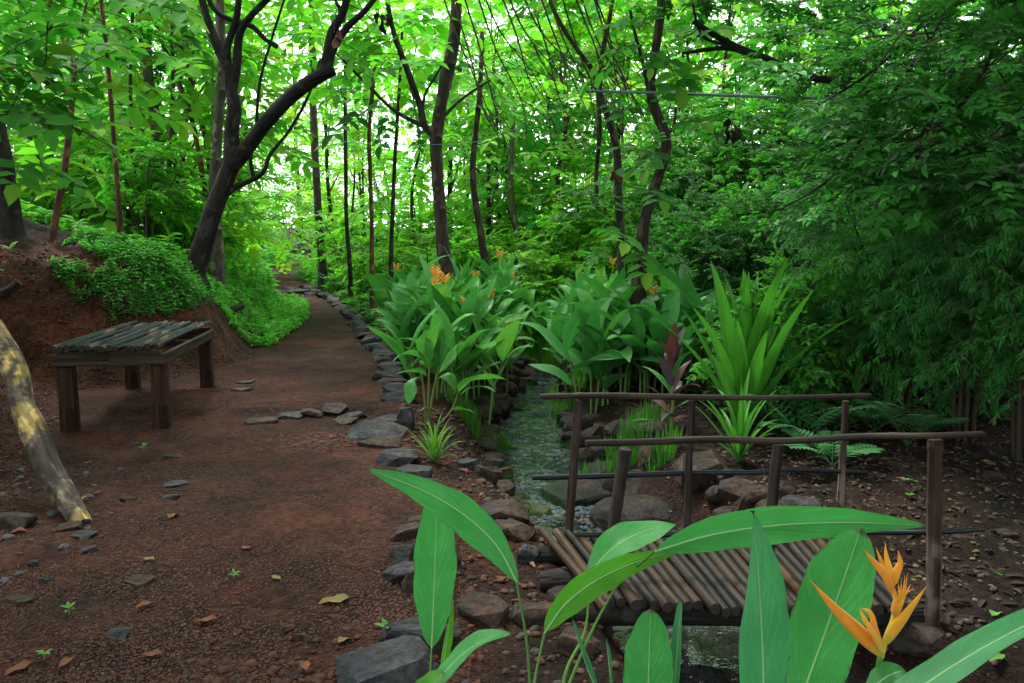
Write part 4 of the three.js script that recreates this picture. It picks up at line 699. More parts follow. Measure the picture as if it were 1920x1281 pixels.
[[938, 958, 96, 46, 'b', 'large flat brown slab on the stream bank left of the bridge'], [1000, 958, 64, 40, 'b', 'brown slab touching the bridge end and the stream'], [962, 990, 80, 34, 'b', 'reddish slab in front of the large flat bank slab'], [932, 908, 62, 30, 'b', 'rounded brown stone at the stream edge above the slabs'], [910, 884, 44, 40, 'd', 'mossy dark stone where the bank meets the stream'], [1042, 1082, 62, 44, 'b', 'smooth tan stone beside the left bridge corner'], [905, 1140, 92, 56, 'b', 'squat brown boulder behind the arching leaf stalk'], [1008, 1140, 100, 60, 'b', 'broad brown boulder right of the leaf stalk'], [1156, 1178, 64, 46, 'g', 'rounded grey stone under the front bridge corner'], [1052, 1110, 50, 24, 'd', 'small dark stone between the tan stone and the boulders'], [990, 1035, 42, 50, 'u', 'small bluish shard standing on the soil by the bridge'], [880, 870, 40, 26, 'u', 'small flat purple-grey stone below the tuft'], [1078, 1200, 90, 60, 'b', 'half-buried brown stone at the bottom under the leaves'], [1190, 1215, 70, 50, 'd', 'dark wet stone below the bridge front']].forEach(([u, v, w, h, m, l]) => stone(u, v, w, h, m, l, 'stones on the bank by the bridge', { name: 'bank_stone', worn: 0.45 }));
[[1200, 955, 175, 84, 'd', 'largest rough brown boulder in the stream behind the bridge', 1], [1088, 918, 112, 46, 'd', 'flat-topped boulder in the stream left of the largest one', 0], [1326, 872, 110, 60, 'b', 'pale slab under the strap-leaved lily', 0], [1345, 925, 50, 44, 'd', 'dark stone, leftmost of the pile behind the rails', 1], [1382, 915, 62, 50, 'b', 'angular brown stone atop the pile behind the rails', 0], [1416, 928, 56, 52, 'b', 'brown stone in the middle of the pile behind the rails', 0], [1462, 915, 56, 44, 'b', 'brown stone right of the middle of the pile', 1], [1450, 950, 64, 40, 'b', 'low brown stone in front of the pile', 1], [1502, 944, 66, 30, 'g', 'smooth grey stone at the right end of the pile', 1], [1365, 960, 56, 36, 'd', 'dark wet stone at the front of the pile', 1], [1360, 890, 40, 30, 'u', 'small bluish stone at the back of the pile', 0], [1230, 850, 60, 44, 'b', 'reddish stone behind the stream boulder', 0], [1120, 812, 66, 52, 'd', 'dark stone at the stream edge under the top rail', 1], [1170, 800, 70, 44, 'd', 'second dark stone at the stream edge under the top rail', 1], [1225, 800, 70, 40, 'd', 'third dark stone at the stream edge under the top rail', 1]].forEach(([u, v, w, h, m, l, round]) => stone(u, v, w, h, m, l, 'boulders of the stream', { name: 'stream_boulder', round }));
[[1725, 1185, 120, 60, 'd', 'dark stone under the right end of the bridge'], [1560, 1252, 230, 60, 'b', 'broad brown slab below the bridge near the flower'], [1800, 1130, 30, 20, 'd', 'small dark stub of rock beside the right post'], [1868, 890, 40, 14, 'd', 'flat dark stone on the shady soil at the right'], [1885, 1000, 34, 12, 'g', 'small flat grey stone on the soil right of the bridge'], [1500, 720, 44, 20, 'b', 'reddish stone on the dark soil behind the top rail'], [1475, 775, 40, 16, 'b', 'small reddish stone between the rails under the fronds']].forEach(([u, v, w, h, m, l]) => stone(u, v, w, h, m, l, 'stones on the shady side', { name: 'shade_stone', worn: 0.5 }));
[[18, 970, 80, 56, 'd', 'dark rounded rock at the left edge below the log'], [158, 1000, 44, 22, 'g', 'pale grey stone at the foot of the log'], [128, 985, 44, 20, 'b', 'brown stone under the splintered log end'], [168, 1032, 30, 18, 'u', 'small purple-grey stone below the log foot'], [262, 1091, 48, 20, 'b', 'flat orange-brown stone alone on the path'], [38, 1127, 50, 14, 'b', 'flat brown stone at the left edge of the path'], [222, 1192, 44, 18, 'u', 'purple shard lying on the path'], [325, 855, 34, 16, 'b', 'flat stone beside the sprout in front of the bench'], [325, 908, 46, 12, 'u', 'dark flat chip on the path before the bench'], [320, 930, 28, 14, 'u', 'small bluish chip on the path before the bench'], [558, 1195, 22, 18, 'b', 'small rounded brown pebble among the gravel'], [86, 1090, 22, 14, 'u', 'small dark chip at the left of the path'], [60, 1058, 20, 14, 'g', 'small grey chip near the left edge of the path'], [240, 935, 26, 16, 'b', 'small brown chip right of the log'], [455, 728, 36, 14, 'u', 'flat dark chips beside the bench leg'], [460, 715, 30, 10, 'g', 'thin grey chip beside the bench leg']].forEach(([u, v, w, h, m, l]) => stone(u, v, w, h, m, l, 'loose stones on the path', { name: 'path_stone', worn: 0.4, tall: 0.6, lift: 0.1 }));
{ // dark broken rock along both sides of the stream
  let i = 0; for (let d = 5.6; d < 12; i++) { const w = rr(0.16, 0.3), s = i % 2 ? 1 : -1, x = interp(STREAM, d) + s * (interp(SWID, d) + rr(0.06, 0.24)), p = onGround(x, -d); stone(0, 0, w * FOCAL / d, rr(0.12, 0.24) * FOCAL / d, i % 4 ? 'd' : 'b', `dark wet rock lining the stream's ${s > 0 ? 'far' : 'path'} side, ${ord(i >> 1)} counted upstream`, 'rocks lining the stream', { p, name: 'stream_rock', round: i % 3 === 0 }); d += w * 0.45; }
}

// ------------------------------------------------------------------ heliconia clumps beside the stream
R = rng(71);
const HLEAF = Array.from({ length: 7 }, (_, i) => blade({ len: 0.42 + 0.03 * (i % 3), wid: 0.128 + 0.008 * (i % 4), bend: [0.5, 0.9, 1.3, 0.7, 1.7, 0.3, 1.1][i], bend0: 0.05, fold: 0.3, rows: 9, cols: 4, wave: 0.05, side: rr(-0.25, 0.25), twist: rr(-0.5, 0.5) }));
const DYE = (t, a) => { const g = smooth((0.22 - t) / 0.22), e = smooth((t - 0.85) / 0.15), n = fbm(t * 9, a * 5, 2, 77) - 0.5, y = Math.abs(a - 0.5) < 0.12 ? 0.25 : 0; return [(1 - 0.3 * g - 0.15 * e) * (1 + 0.15 * n), 1 + 0.35 * g - 0.35 * e + 0.3 * n + y, 1 + 1.2 * g]; };
function bloom(parent, p, size, n = 4) { // upright spray of pointed orange bracts
  const o = new THREE.Group(); o.name = 'flower'; o.position.copy(p); parent.add(o);
  part('stalk', tube([V(0, -size * 1.4, 0), V(0.01, -size * 0.4, 0), V(0, size * 0.6, 0.01)], [0.006, 0.006, 0.005], 5, 8, { dye: DYE }), M.petalGold, o);
  for (let k = 0; k < n; k++) { const a = k * Math.PI + rr(-0.5, 0.5), h = size * (k / n * 0.9 - 0.2), d = V(Math.cos(a), rr(0.7, 1.3), Math.sin(a) * 0.6).normalize().multiplyScalar(size * rr(0.7, 1)); part('bract', tube([V(0, h, 0), V(d.x * 0.45, h + d.y * 0.35, d.z * 0.45), V(d.x, h + d.y, d.z)], [0.005, 0.012, 0.001], 6, 8, { flat: 0.5, dye: DYE }), k % 2 ? M.petal : M.petalGold, o); }
  return o;
}
function heliconia(label, group, p, h, opt = {}) {
  const o = thing(opt.name ?? 'heliconia_plant', label, 'plant', group, p), yaw = opt.yaw ?? R() * 6.28, mats = opt.mats ?? [M.bladeA, M.bladeB, M.bladeA, M.bladeC];
  const shoots = opt.shoots ?? 4, pick = mats[Math.floor(R() * mats.length)];
  for (let s = 0; s < shoots; s++) {
    const a = yaw + s * 2.2 + rr(-0.4, 0.4), bx = Math.cos(a) * 0.07 * s, bz = Math.sin(a) * 0.07 * s, sh = h * rr(0.5, 0.64) * (s ? rr(0.8, 1) : 1), lean = V(rr(-0.14, 0.14), 0, rr(-0.14, 0.14)), top = V(bx + lean.x, sh, bz + lean.z);
    part('stem', tube([V(bx, -0.06, bz), V(bx + lean.x * 0.3, sh * 0.5, bz + lean.z * 0.3), top], [0.013, 0.011, 0.006], 5, 6), M.stemGreen, o);
    const n = 4 + Math.floor(R() * 2), plane = R() * 6.28;
    for (let i = 0; i < n; i++) {
      const t = 0.5 + 0.5 * i / (n - 1), q = V(bx + lean.x * t, sh * t, bz + lean.z * t), m = part('leaf', HLEAF[Math.floor(R() * 7)], R() < 0.8 ? pick : mats[Math.floor(R() * mats.length)], o);
      m.position.copy(q); m.rotation.set((rr(0.2, 0.95) + (opt.spread ? 0.15 : 0)) * (1.35 - 0.7 * t) + 0.05, plane + (i % 2) * Math.PI + rr(-0.6, 0.6), 0, 'YXZ'); m.scale.setScalar(h * rr(0.95, 1.4));
    }
    if (opt.flower && s === 0) bloom(o, V(top.x + rr(-0.1, 0.1), sh + h * rr(0.32, 0.5), top.z + 0.26), 0.1, 6);
  }
  return o;
}
{
  const rows = [[7.6, 3], [8.3, 4], [9.0, 5], [9.8, 5], [10.7, 5], [11.7, 6], [12.8, 6]]; let k = 0; const total = []; 
  for (const [d, n] of rows) for (let i = 0; i < n; i++) { const dd = d + rr(-0.25, 0.25), x0 = interp(RIGHT, dd) + 0.32, x1 = d > 11 ? 1.1 : interp(STREAM, dd) - interp(SWID, dd) - 0.22; total.push([x0 + (x1 - x0) * (i + rr(0.25, 0.75)) / n, -dd, d]); }
  total.forEach(([x, z, d], i) => { const row = rows.findIndex((r) => r[0] === d), inRow = total.filter((t) => t[2] === d).sort((a, b) => a[0] - b[0]).findIndex((t) => t[0] === x); heliconia(`broad-leaved heliconia between path and stream, ${ord(inRow)} from the left in the ${ord(row)} rank`, 'heliconia clump between path and stream', onGround(x, z), rr(0.95, 1.18) * (d < 8 ? 0.8 : 1), { flower: [4, 5, 6, 8, 10, 13, 16, 20, 25, 28].includes(i) }); });
  [[-0.5, 13.6], [0.1, 13.2], [0.7, 13.8], [1.2, 12.8], [1.7, 13.4], [0.4, 14.6], [1.3, 14.8], [2.0, 12.2], [2.4, 13.0]].forEach(([x, d], i) => heliconia(`distant heliconia beyond the head of the stream, ${ord(i)} counted from the path side`, 'heliconias beyond the stream head', onGround(x, -d), rr(0.9, 1.15), { flower: i % 3 === 1, shoots: 5 }));
  const right = []; for (const [d, n] of [[7.5, 4], [8.2, 5], [9.0, 5], [10.0, 4]]) for (let i = 0; i < n; i++) { const dd = d + rr(-0.25, 0.25), x0 = interp(STREAM, dd) + interp(SWID, dd) + 0.12; right.push([x0 + (i + rr(0.2, 0.8)) / n * (d < 8 ? 1.0 : 1.35), -dd, d]); }
  right.forEach(([x, z, d], i) => { const ranks = [7.5, 8.2, 9, 10], inRow = right.filter((t) => t[2] === d).sort((a, b) => a[0] - b[0]).findIndex((t) => t[0] === x); heliconia(`leafy ginger-like plant across the stream, ${ord(inRow)} from the left in the ${ord(ranks.indexOf(d))} rank`, 'leafy clump across the stream', onGround(x, z), rr(0.95, 1.2), { name: 'ginger_plant', shoots: 5, spread: 1, flower: i === 6, mats: [M.bladeB, M.bladeA, M.bladeB] }); });
}
{ // the young plant that stands out in front, with one leaf arching over the soil
  const o = thing('young_heliconia', 'young pale green heliconia standing in front of the clump by the path', 'plant', 'heliconia clump between path and stream', foot(800, 800)), loc = (u, v, d) => at(u, v, d).sub(o.position), d = -o.position.z;
  for (const [u, v] of [[790, 700], [822, 690], [806, 640]]) part('stem', tube([V((u - 800) / 3000, -0.05, 0), loc((u + 800) / 2, 740, d), loc(u, v, d)], [0.012, 0.01, 0.006], 5, 8), M.stemOlive, o);
  [[[822, 700], [880, 650], [866, 640], 44, M.bladeA], [[806, 690], [800, 650], [828, 600], 34, M.bladeC], [[800, 705], [780, 690], [742, 702], 30, M.bladeA], [[815, 712], [850, 700], [852, 740], 36, M.bladeA], [[800, 690], [790, 640], [800, 620], 34, M.bladeA], [[860, 735], [880, 700], [948, 712], 34, M.bladeC], [[866, 740], [890, 715], [930, 735], 22, M.bladeB], [[790, 705], [770, 720], [766, 760], 34, M.bladeB], [[806, 690], [770, 640], [736, 680], 22, M.bladeA], [[824, 690], [850, 640], [842, 625], 40, M.bladeB], [[845, 770], [870, 762], [896, 780], 20, M.bladeA], [[820, 770], [800, 762], [785, 772], 16, M.bladeA]].forEach(([a, b, c, w, m], i) => part('leaf', leafAlong(loc(...a, d), loc(...b, d + rr(-0.1, 0.1)), loc(...c, d - rr(0, 0.15)), w * d / FOCAL, rr(-0.5, 0.5), 0.3, { rows: 10, cols: 4 }), m, o));
  part('stem', tube([V(0.05, -0.05, 0), loc(846, 770, d), loc(860, 735, d)], [0.008, 0.007, 0.004], 5, 8), M.stemOlive, o);
}
// ------------------------------------------------------------------ strap-leaved plants
function rosette(name, label, p, n, len, wid, mat, opt = {}) {
  const o = thing(name, label, 'plant', opt.group, p);
  const vars = Array.from({ length: 5 }, (_, k) => blade({ len: 1, wid: wid / len, bend: (opt.bend ?? 0.7) * (0.5 + 0.3 * k), bend0: 0, fold: opt.fold ?? 0.45, rows: 10, cols: 4, prof: opt.prof ?? STRAPPY, wave: 0.03 }));
  for (let i = 0; i < n; i++) { const m = part('leaf', vars[i % 5], Array.isArray(mat) ? mat[i % mat.length] : mat, o), ring = i / n; m.rotation.set((opt.tilt0 ?? 0.05) + (opt.tilt ?? 0.7) * ring + rr(-0.08, 0.08), i * 2.4 + rr(-0.3, 0.3), 0, 'YXZ'); m.position.y = (opt.rise ?? 0) * (1 - ring); m.scale.setScalar(len * rr(0.8, 1.1) * (1 - 0.25 * ring)); }
  if (opt.rise) part('stem', tube([V(0, -0.06, 0), V(0.01, opt.rise * 0.5, 0), V(0, opt.rise, 0)], [0.014, 0.013, 0.01], 6, 6), M.stemOlive, o);
  return o;
}
R = rng(79);
rosette('spider_lily', 'large bright strap-leaved lily towering behind the far top rail', foot(1392, 812), 27, 1.5, 0.165, M.strap, { tilt: 0.58, bend: 0.35 });
rosette('strap_leaf_tuft', 'smaller strap-leaved tuft at the foot of the large lily', foot(1384, 872), 20, 0.62, 0.045, M.strap, { tilt: 0.75, bend: 0.8 });
rosette('striped_tuft', 'small lime-green strap-leaved tuft beside the path edging', foot(816, 868), 26, 0.36, 0.026, [M.strapLime, M.strap, M.strapLime], { tilt: 0.85, bend: 0.8 });
rosette('red_cordyline', 'dark red broad-leaved cordyline left of the large lily', foot(1258, 806), 16, 0.38, 0.1, [M.redLeaf, M.purpleLeaf, M.redLeaf, M.bladeB], { tilt: 1.35, bend: 0.9, rise: 0.48, prof: LEAFY, fold: 0.2 });
rosette('dark_cordyline', 'purple-brown thin cordyline in the shade below the bamboo', foot(1752, 742), 8, 0.34, 0.07, [M.redLeaf, M.purpleLeaf], { tilt: 1.1, bend: 0.6, rise: 0.5, prof: LEAFY, fold: 0.2 });
rosette('dark_red_plant', 'dry reddish spiky plant at the back of the heliconia clump', foot(690, 545), 22, 0.5, 0.05, [M.redLeaf, M.purpleLeaf, M.redLeaf], { tilt: 1.0, bend: 0.6, rise: 0.35 });
rosette('shade_plant', 'few-leaved plant with yellow stems on the shady soil at the right', foot(1862, 800), 7, 0.3, 0.075, [M.bladeB], { tilt: 1.0, bend: 0.7, rise: 0.28, prof: LEAFY });
rosette('upright_shoot', 'single upright leafy shoot behind the right end of the top rail', foot(1606, 790), 5, 0.3, 0.06, [M.bladeA], { tilt: 0.7, bend: 0.4, rise: 0.25, prof: LEAFY });
// feathery fronds with paired leaflets
function fern(label, p, n, len, opt = {}) {
  const o = thing('zamia_fern', label, 'fern', 'fronds behind the bridge rails', p);
  for (let i = 0; i < n; i++) {
    const a = i / n * 6.28 + rr(-0.3, 0.3), s = new Spray(), L = len * rr(0.8, 1.15), N = 13; let q = V(0, 0, 0), ang = rr(0.35, 0.8), prev = q;
    for (let k = 0; k < N; k++) { const d = V(Math.cos(a) * Math.sin(ang), Math.cos(ang), Math.sin(a) * Math.sin(ang)); q = prev.clone().addScaledVector(d, L / N); s.twig(prev, q, 0.005, [0.9, 0.8, 0.8]); prev = q; ang += 0.07; if (k > 2) for (const sd of [-1, 1]) { const w = V(-Math.sin(a) * sd, 0.1, Math.cos(a) * sd).addScaledVector(d, 0.55); s.leaf(q, w, V(0, 1, 0), (opt.leaf ?? 0.1) * (0.55 + 0.8 * Math.sin(Math.PI * k / N)), (opt.wid ?? 0.032), [1, 1, 1], true, 0.1, 0.1); } }
    part('frond', s.build(), M.frond, o);
  }
  return o;
}
R = rng(83);
[[1500, 838, 9, 0.62, 'wide dark fern right behind the middle of the rails'], [1640, 812, 8, 0.6, 'dark fern behind the right end of the far top rail'], [1700, 840, 7, 0.5, 'dark leafy fern between the two rail ends'], [1560, 880, 6, 0.36, 'small fern low between the rails'], [1660, 760, 7, 0.55, 'fern on the dark soil under the low shrubs'], [1460, 745, 6, 0.45, 'fern just right of the large lily'], [640, 560, 9, 0.8, 'bright fern beside the far path edging'], [575, 530, 8, 0.7, 'dark rounded fern at the far bend of the path']].forEach(([u, v, n, len, l]) => fern(l, foot(u, v), n, len));
// grassy tufts along the stream
R = rng(89);
[[1150, 880, 7, 0.2, 'bright grass tuft hanging over the stream behind the rails'], [1215, 800, 5, 0.14, 'grass tuft under the top rail'], [1075, 735, 9, 0.24, 'mossy grass on the far bank of the stream'], [1090, 700, 9, 0.24, 'grass farther up the far bank of the stream'], [1010, 668, 12, 0.36, 'fine grass mound at the head of the stream'], [1045, 640, 12, 0.4, 'tall fine grass where the stream disappears'], [895, 815, 8, 0.2, 'low mossy grass on the path side of the stream'], [1060, 785, 4, 0.12, 'small grass patch at the stream edge by the rail end'], [960, 640, 8, 0.3, 'fine grass beside the heliconia leaves'], [1000, 640, 14, 0.4, 'fine grass mound left of where the stream disappears'], [1030, 618, 14, 0.5, 'tall fine grass just beyond the stream head'], [1085, 650, 12, 0.4, 'fine grass mound right of where the stream disappears'], [985, 610, 14, 0.5, 'fine grass beyond the stream head on the path side'], [1060, 672, 9, 0.22, 'short grass at the stream head'], [1240, 862, 3, 0.1, 'tiny grass tuft on the reddish stone']].forEach(([u, v, n, r, l]) => {
  const p = foot(u, v), o = thing('grass_tuft', l, 'grass', 'grass tufts along the stream', p), pl = [];
  for (let k = 0; k < n * 5; k++) { const a = R() * 6.28, q = Math.sqrt(R()) * r * 1.4, x = p.x + Math.cos(a) * q, z = p.z + Math.sin(a) * q; pl.push({ p: V(x - p.x, ground(x, z) - p.y - 0.01, z - p.z), yaw: R() * 6.28, s: rr(0.5, 0.9) * (r > 0.34 ? 1.5 : 1), c: green(v > 780 ? [0.07, 0.27, 0.025] : [0.12, 0.38, 0.03], 0.3) }); }
  scatter('foliage', SPRAY.tuft[Math.floor(R() * 3)], M.spray, pl, o);
});
// ------------------------------------------------------------------ foreground heliconias
R = rng(97);
function nearPlant(label, footAt, leaves) { // leaves: rib as three [u, v, distance], width in metres, roll, material, then the stalk's points
  const o = thing('foreground_heliconia', label, 'plant', 'heliconias in the foreground', footAt), loc = (a) => at(...a).sub(footAt);
  for (const { rib, w, roll = 0, mat, stalk = [], fold = 0.18, opt = {} } of leaves) {
    const [a, b, c] = rib.map(loc); const m = part('leaf', leafAlong(a, b, c, w, roll, fold, { rows: 30, cols: 8, prof: NEARLEAF, ...opt }), mat, o);
    const curve = new THREE.QuadraticBezierCurve3(a, b, c), pts = [0, 0.25, 0.5, 0.75, 0.95].map((t) => curve.getPoint(t)); 
    part('midrib', tube(pts, [0.0021, 0.0018, 0.0014, 0.001, 0.0004], 5, 16), M.ribPale, m);
    part('stalk', tube([a, ...stalk.map(loc), V(rr(-0.03, 0.03), -0.08, rr(-0.03, 0.03))], (t) => 0.0024 + 0.005 * t * t, 6, 16), M.stemGreen, o);
  }
  return o;
}
M.ribPale = std({ color: lin(0.3, 0.5, 0.22), roughness: 0.6 });
nearPlant('foreground heliconia with one upright leaf and one leaf arching left', onGround(-0.17, -1.62), [
  { rib: [[809, 1216, 1.9], [816, 1080, 1.96], [819, 918, 1.98]], w: 0.108, mat: M.bladeNear, roll: 0.1, fold: 0.1, stalk: [[806, 1290, 1.85], [820, 1500, 1.75]] },
  { rib: [[969, 1092, 1.62], [920, 950, 1.72], [684, 879, 1.8]], w: 0.08, mat: M.bladeNear, roll: -1.0, fold: 0.3, opt: { prof: LEAFY }, stalk: [[990, 1230, 1.6], [985, 1400, 1.6]] },
  { rib: [[806, 1300, 1.62], [870, 1200, 1.68], [957, 1184, 1.74]], w: 0.088, mat: M.bladeNear, roll: -0.25, fold: 0.15, stalk: [[800, 1420, 1.6]] },
  { rib: [[828, 1262, 2.02], [838, 1200, 2.02], [850, 1120, 2.03]], w: 0.028, mat: M.bladeNearLime, roll: 0.9, fold: 0.6, stalk: [[826, 1340, 1.9]], opt: { prof: STRAPPY } },
  { rib: [[770, 1330, 1.6], [800, 1290, 1.62], [834, 1262, 1.62]], w: 0.06, mat: M.bladeNearLime, roll: 0.5, stalk: [[772, 1400, 1.6]] },
]);
nearPlant('foreground heliconia whose long leaves cross in front of the bridge', onGround(0.2, -1.36), [
  { rib: [[1021, 1187, 1.48], [1080, 1070, 1.5], [1287, 1029, 1.52]], w: 0.056, mat: M.bladeNearLime, roll: 1.0, fold: 0.35, opt: { prof: LEAFY }, stalk: [[1004, 1270, 1.46], [985, 1420, 1.42]] },
  { rib: [[1104, 1082, 1.66], [1150, 1000, 1.7], [1268, 982, 1.74]], w: 0.1, mat: M.bladeNear, roll: -0.3, fold: 0.12, stalk: [[1098, 1180, 1.6], [1055, 1290, 1.5]] },
  { rib: [[1228, 1034, 1.42], [1420, 962, 1.48], [1744, 986, 1.42]], w: 0.07, mat: M.bladeNear, roll: 1.0, fold: 0.4, opt: { prof: LEAFY }, stalk: [[1150, 1110, 1.6], [1085, 1240, 1.56], [1040, 1400, 1.45]] },
  { rib: [[1135, 1330, 1.5], [1095, 1250, 1.5], [1073, 1160, 1.5]], w: 0.026, mat: M.bladeNearDeep, roll: 0.2, fold: 0.4, stalk: [[1130, 1400, 1.45]] },
  { rib: [[1146, 1330, 1.4], [1147, 1270, 1.4], [1136, 1198, 1.4]], w: 0.03, mat: M.bladeNearDeep, roll: 0.2, fold: 0.2, stalk: [[1146, 1400, 1.38]] },
  { rib: [[1212, 1400, 1.3], [1216, 1280, 1.33], [1220, 1142, 1.36]], w: 0.088, mat: M.bladeNear, roll: 0.15, fold: 0.12, stalk: [[1212, 1460, 1.28]] },
  { rib: [[1262, 1360, 1.36], [1266, 1240, 1.36], [1279, 1122, 1.36]], w: 0.03, mat: M.bladeNearDeep, roll: 0.5, fold: 0.3, stalk: [[1262, 1420, 1.34]] },
]);
{
  const base = onGround(0.46, -1.06), o = nearPlant('foreground heliconia with tall upright blue-green leaves and an orange flower', base, [
    { rib: [[1434, 1470, 1.12], [1436, 1220, 1.16], [1412, 958, 1.19]], w: 0.112, mat: M.bladeNearDeep, roll: 0.12, fold: 0.12, stalk: [[1432, 1560, 1.1]] },
    { rib: [[1462, 1420, 1.26], [1560, 1160, 1.28], [1614, 992, 1.26]], w: 0.13, mat: M.bladeNear, roll: -0.15, fold: 0.1, stalk: [[1450, 1520, 1.18]] },
    { rib: [[1600, 1400, 0.94], [1740, 1250, 0.98], [2020, 1128, 1.04]], w: 0.06, mat: M.bladeNearDeep, roll: 0.15, fold: 0.2, stalk: [[1530, 1500, 0.98]] },
    { rib: [[1610, 1330, 1.06], [1650, 1260, 1.05], [1700, 1258, 1.05]], w: 0.04, mat: M.bladeNear, roll: 0.3, stalk: [[1580, 1440, 1.06]] },
  ]);
  const D = 1.08, loc = (u, v, d = D) => at(u, v, d).sub(base), f = new THREE.Group(); f.name = 'flower'; o.add(f);
  part('flower_stalk', tube([V(0, -0.05, 0), loc(1600, 1480, D), loc(1640, 1300, D), loc(1652, 1228, D)], [0.007, 0.005, 0.0045, 0.0045], 7, 20), M.stemGreen, o);
  const px = D / FOCAL, bract = (p, w, mat, flat = 0.55) => part('bract', tube(p.map((q) => loc(...q)), (t) => Math.max(0.0004, w * px * 0.5 * Math.pow(Math.sin(Math.PI * Math.pow(0.08 + 0.92 * t, 0.62)), 0.9)), 8, 18, { flat, dye: DYE, rough: 0.08, seed: Math.floor(R() * 50) }), mat, f);
  part('axis', tube([loc(1652, 1232), loc(1662, 1196), loc(1676, 1160), loc(1680, 1128), loc(1672, 1096)], [0.0045, 0.004, 0.004, 0.0036, 0.003], 7, 20, { dye: DYE }), M.petalGold, f);
  bract([[1655, 1226, 1.08], [1610, 1185, 1.07], [1570, 1146, 1.06], [1519, 1088, 1.05]], 30, M.petal);
  bract([[1655, 1226, 1.08], [1638, 1190, 1.06], [1620, 1160, 1.05], [1612, 1142, 1.05]], 16, M.petalGold);
  bract([[1654, 1220, 1.08], [1640, 1180, 1.07], [1632, 1150, 1.07], [1614, 1140, 1.07]], 18, M.petal);
  bract([[1660, 1205, 1.08], [1684, 1170, 1.07], [1706, 1142, 1.06], [1738, 1099, 1.05]], 26, M.petalGold);
  bract([[1672, 1108, 1.08], [1662, 1082, 1.07], [1640, 1056, 1.06], [1618, 1028, 1.05]], 22, M.petal);
  bract([[1672, 1104, 1.08], [1660, 1070, 1.09], [1650, 1046, 1.09], [1642, 1026, 1.09]], 12, M.petalGold);
  bract([[1672, 1100, 1.08], [1668, 1070, 1.08], [1662, 1044, 1.08], [1660, 1016, 1.08]], 14, M.petalGold);
  bract([[1674, 1096, 1.08], [1680, 1076, 1.08], [1688, 1056, 1.08], [1684, 1032, 1.08]], 18, M.petal, 0.8);
  for (const [u, v, w] of [[1684, 1090, 9], [1690, 1084, 9], [1697, 1080, 10], [1702, 1074, 9], [1708, 1096, 9], [1712, 1104, 8]]) bract([[1680, 1146, 1.07], [1684, 1130, 1.06], [(1684 + u) / 2 + 2, 1112, 1.055], [u, v, 1.06]], w, M.petal, 0.7);
  bract([[1678, 1150, 1.08], [1682, 1136, 1.065], [1690, 1124, 1.06], [1700, 1112, 1.06]], 26, M.petal, 0.7);
}
// ------------------------------------------------------------------ cable, dry twigs, hanging dead leaves
R = rng(101);
single('cable', tube([at(600, 262, 12.5), at(700, 270, 12), at(822, 271, 11.2), at(900, 264, 10.2), at(1000, 226, 9.2), at(1090, 172, 8.4), at(1104, 171, 8.3), at(1240, 175, 8.1), at(1420, 181, 7.8), at(1610, 186, 7.5), at(1760, 188, 7.4)], (t) => 0.0035 + 0.011 * smooth((t - 0.45) * 8), 7, 90), M.cable, 'blue-grey cable strung between the trees across the stream', 'cable');
{
  const root = at(930, -60, 8.6), o = thing('dry_twigs', 'tangle of thin dry drooping twigs hanging from above at top centre', 'twigs', undefined, root);
  for (let k = 0; k < 16; k++) { const u = 860 + k * 19 + rr(-10, 10), d = 8.6 + rr(-0.5, 0.5), l = rr(180, 360), p = [at(u - 40, -60, d), at(u + 10, l * 0.3, d), at(u + rr(20, 70), l * 0.65, d), at(u + rr(50, 150), l, d)].map((q) => q.sub(root)); part('twig', tube(p, [0.012, 0.009, 0.006, 0.002], 5, 14), M.twig, o); for (let j = 0; j < 3; j++) { const s = p[1].clone().lerp(p[2], rr(0, 1)); part('twig', tube([s, s.clone().add(V(rr(0.05, 0.3), rr(-0.3, -0.1), rr(-0.1, 0.1))), s.clone().add(V(rr(0.1, 0.6), rr(-0.7, -0.3), rr(-0.2, 0.2)))], [0.005, 0.004, 0.0015], 4, 6), M.twig, o); } }
}
[[1372, 240, 8.8, 'dark dry leaf bunch hanging at the upper middle'], [722, 36, 11, 'dark twig nest in the fork at the top'], [1150, 318, 8.6, 'small brown dead leaf hanging by the leaning trunk'], [1745, 240, 5.0, 'dark red dead leaf among the glossy branches'], [626, 66, 9.1, 'orange-brown dead leaf caught in the forked tree']].forEach(([u, v, d, l], i) => {
  const c = at(u, v, d), o = thing('dead_leaf_bunch', l, 'dead leaves', undefined, c), n = [7, 12, 2, 2, 2][i];
  for (let k = 0; k < n; k++) { const m = part('leaf', blade({ len: 0.16, wid: 0.08, bend: 1.4, fold: 0.5, rows: 6, cols: 4, wave: 0.15 }), i < 2 ? M.barkDark : M.rustLeaf, o); m.position.set(rr(-0.08, 0.08), rr(-0.06, 0.12), rr(-0.08, 0.08)); m.rotation.set(Math.PI + rr(-0.8, 0.8), R() * 6.28, rr(-0.4, 0.4)); }
  part('stalk', tube([V(0, 0.02, 0), V(0.03, 0.25, 0), V(0.02, 0.6, 0)], [0.004, 0.004, 0.003], 4, 6), M.twig, o);
});
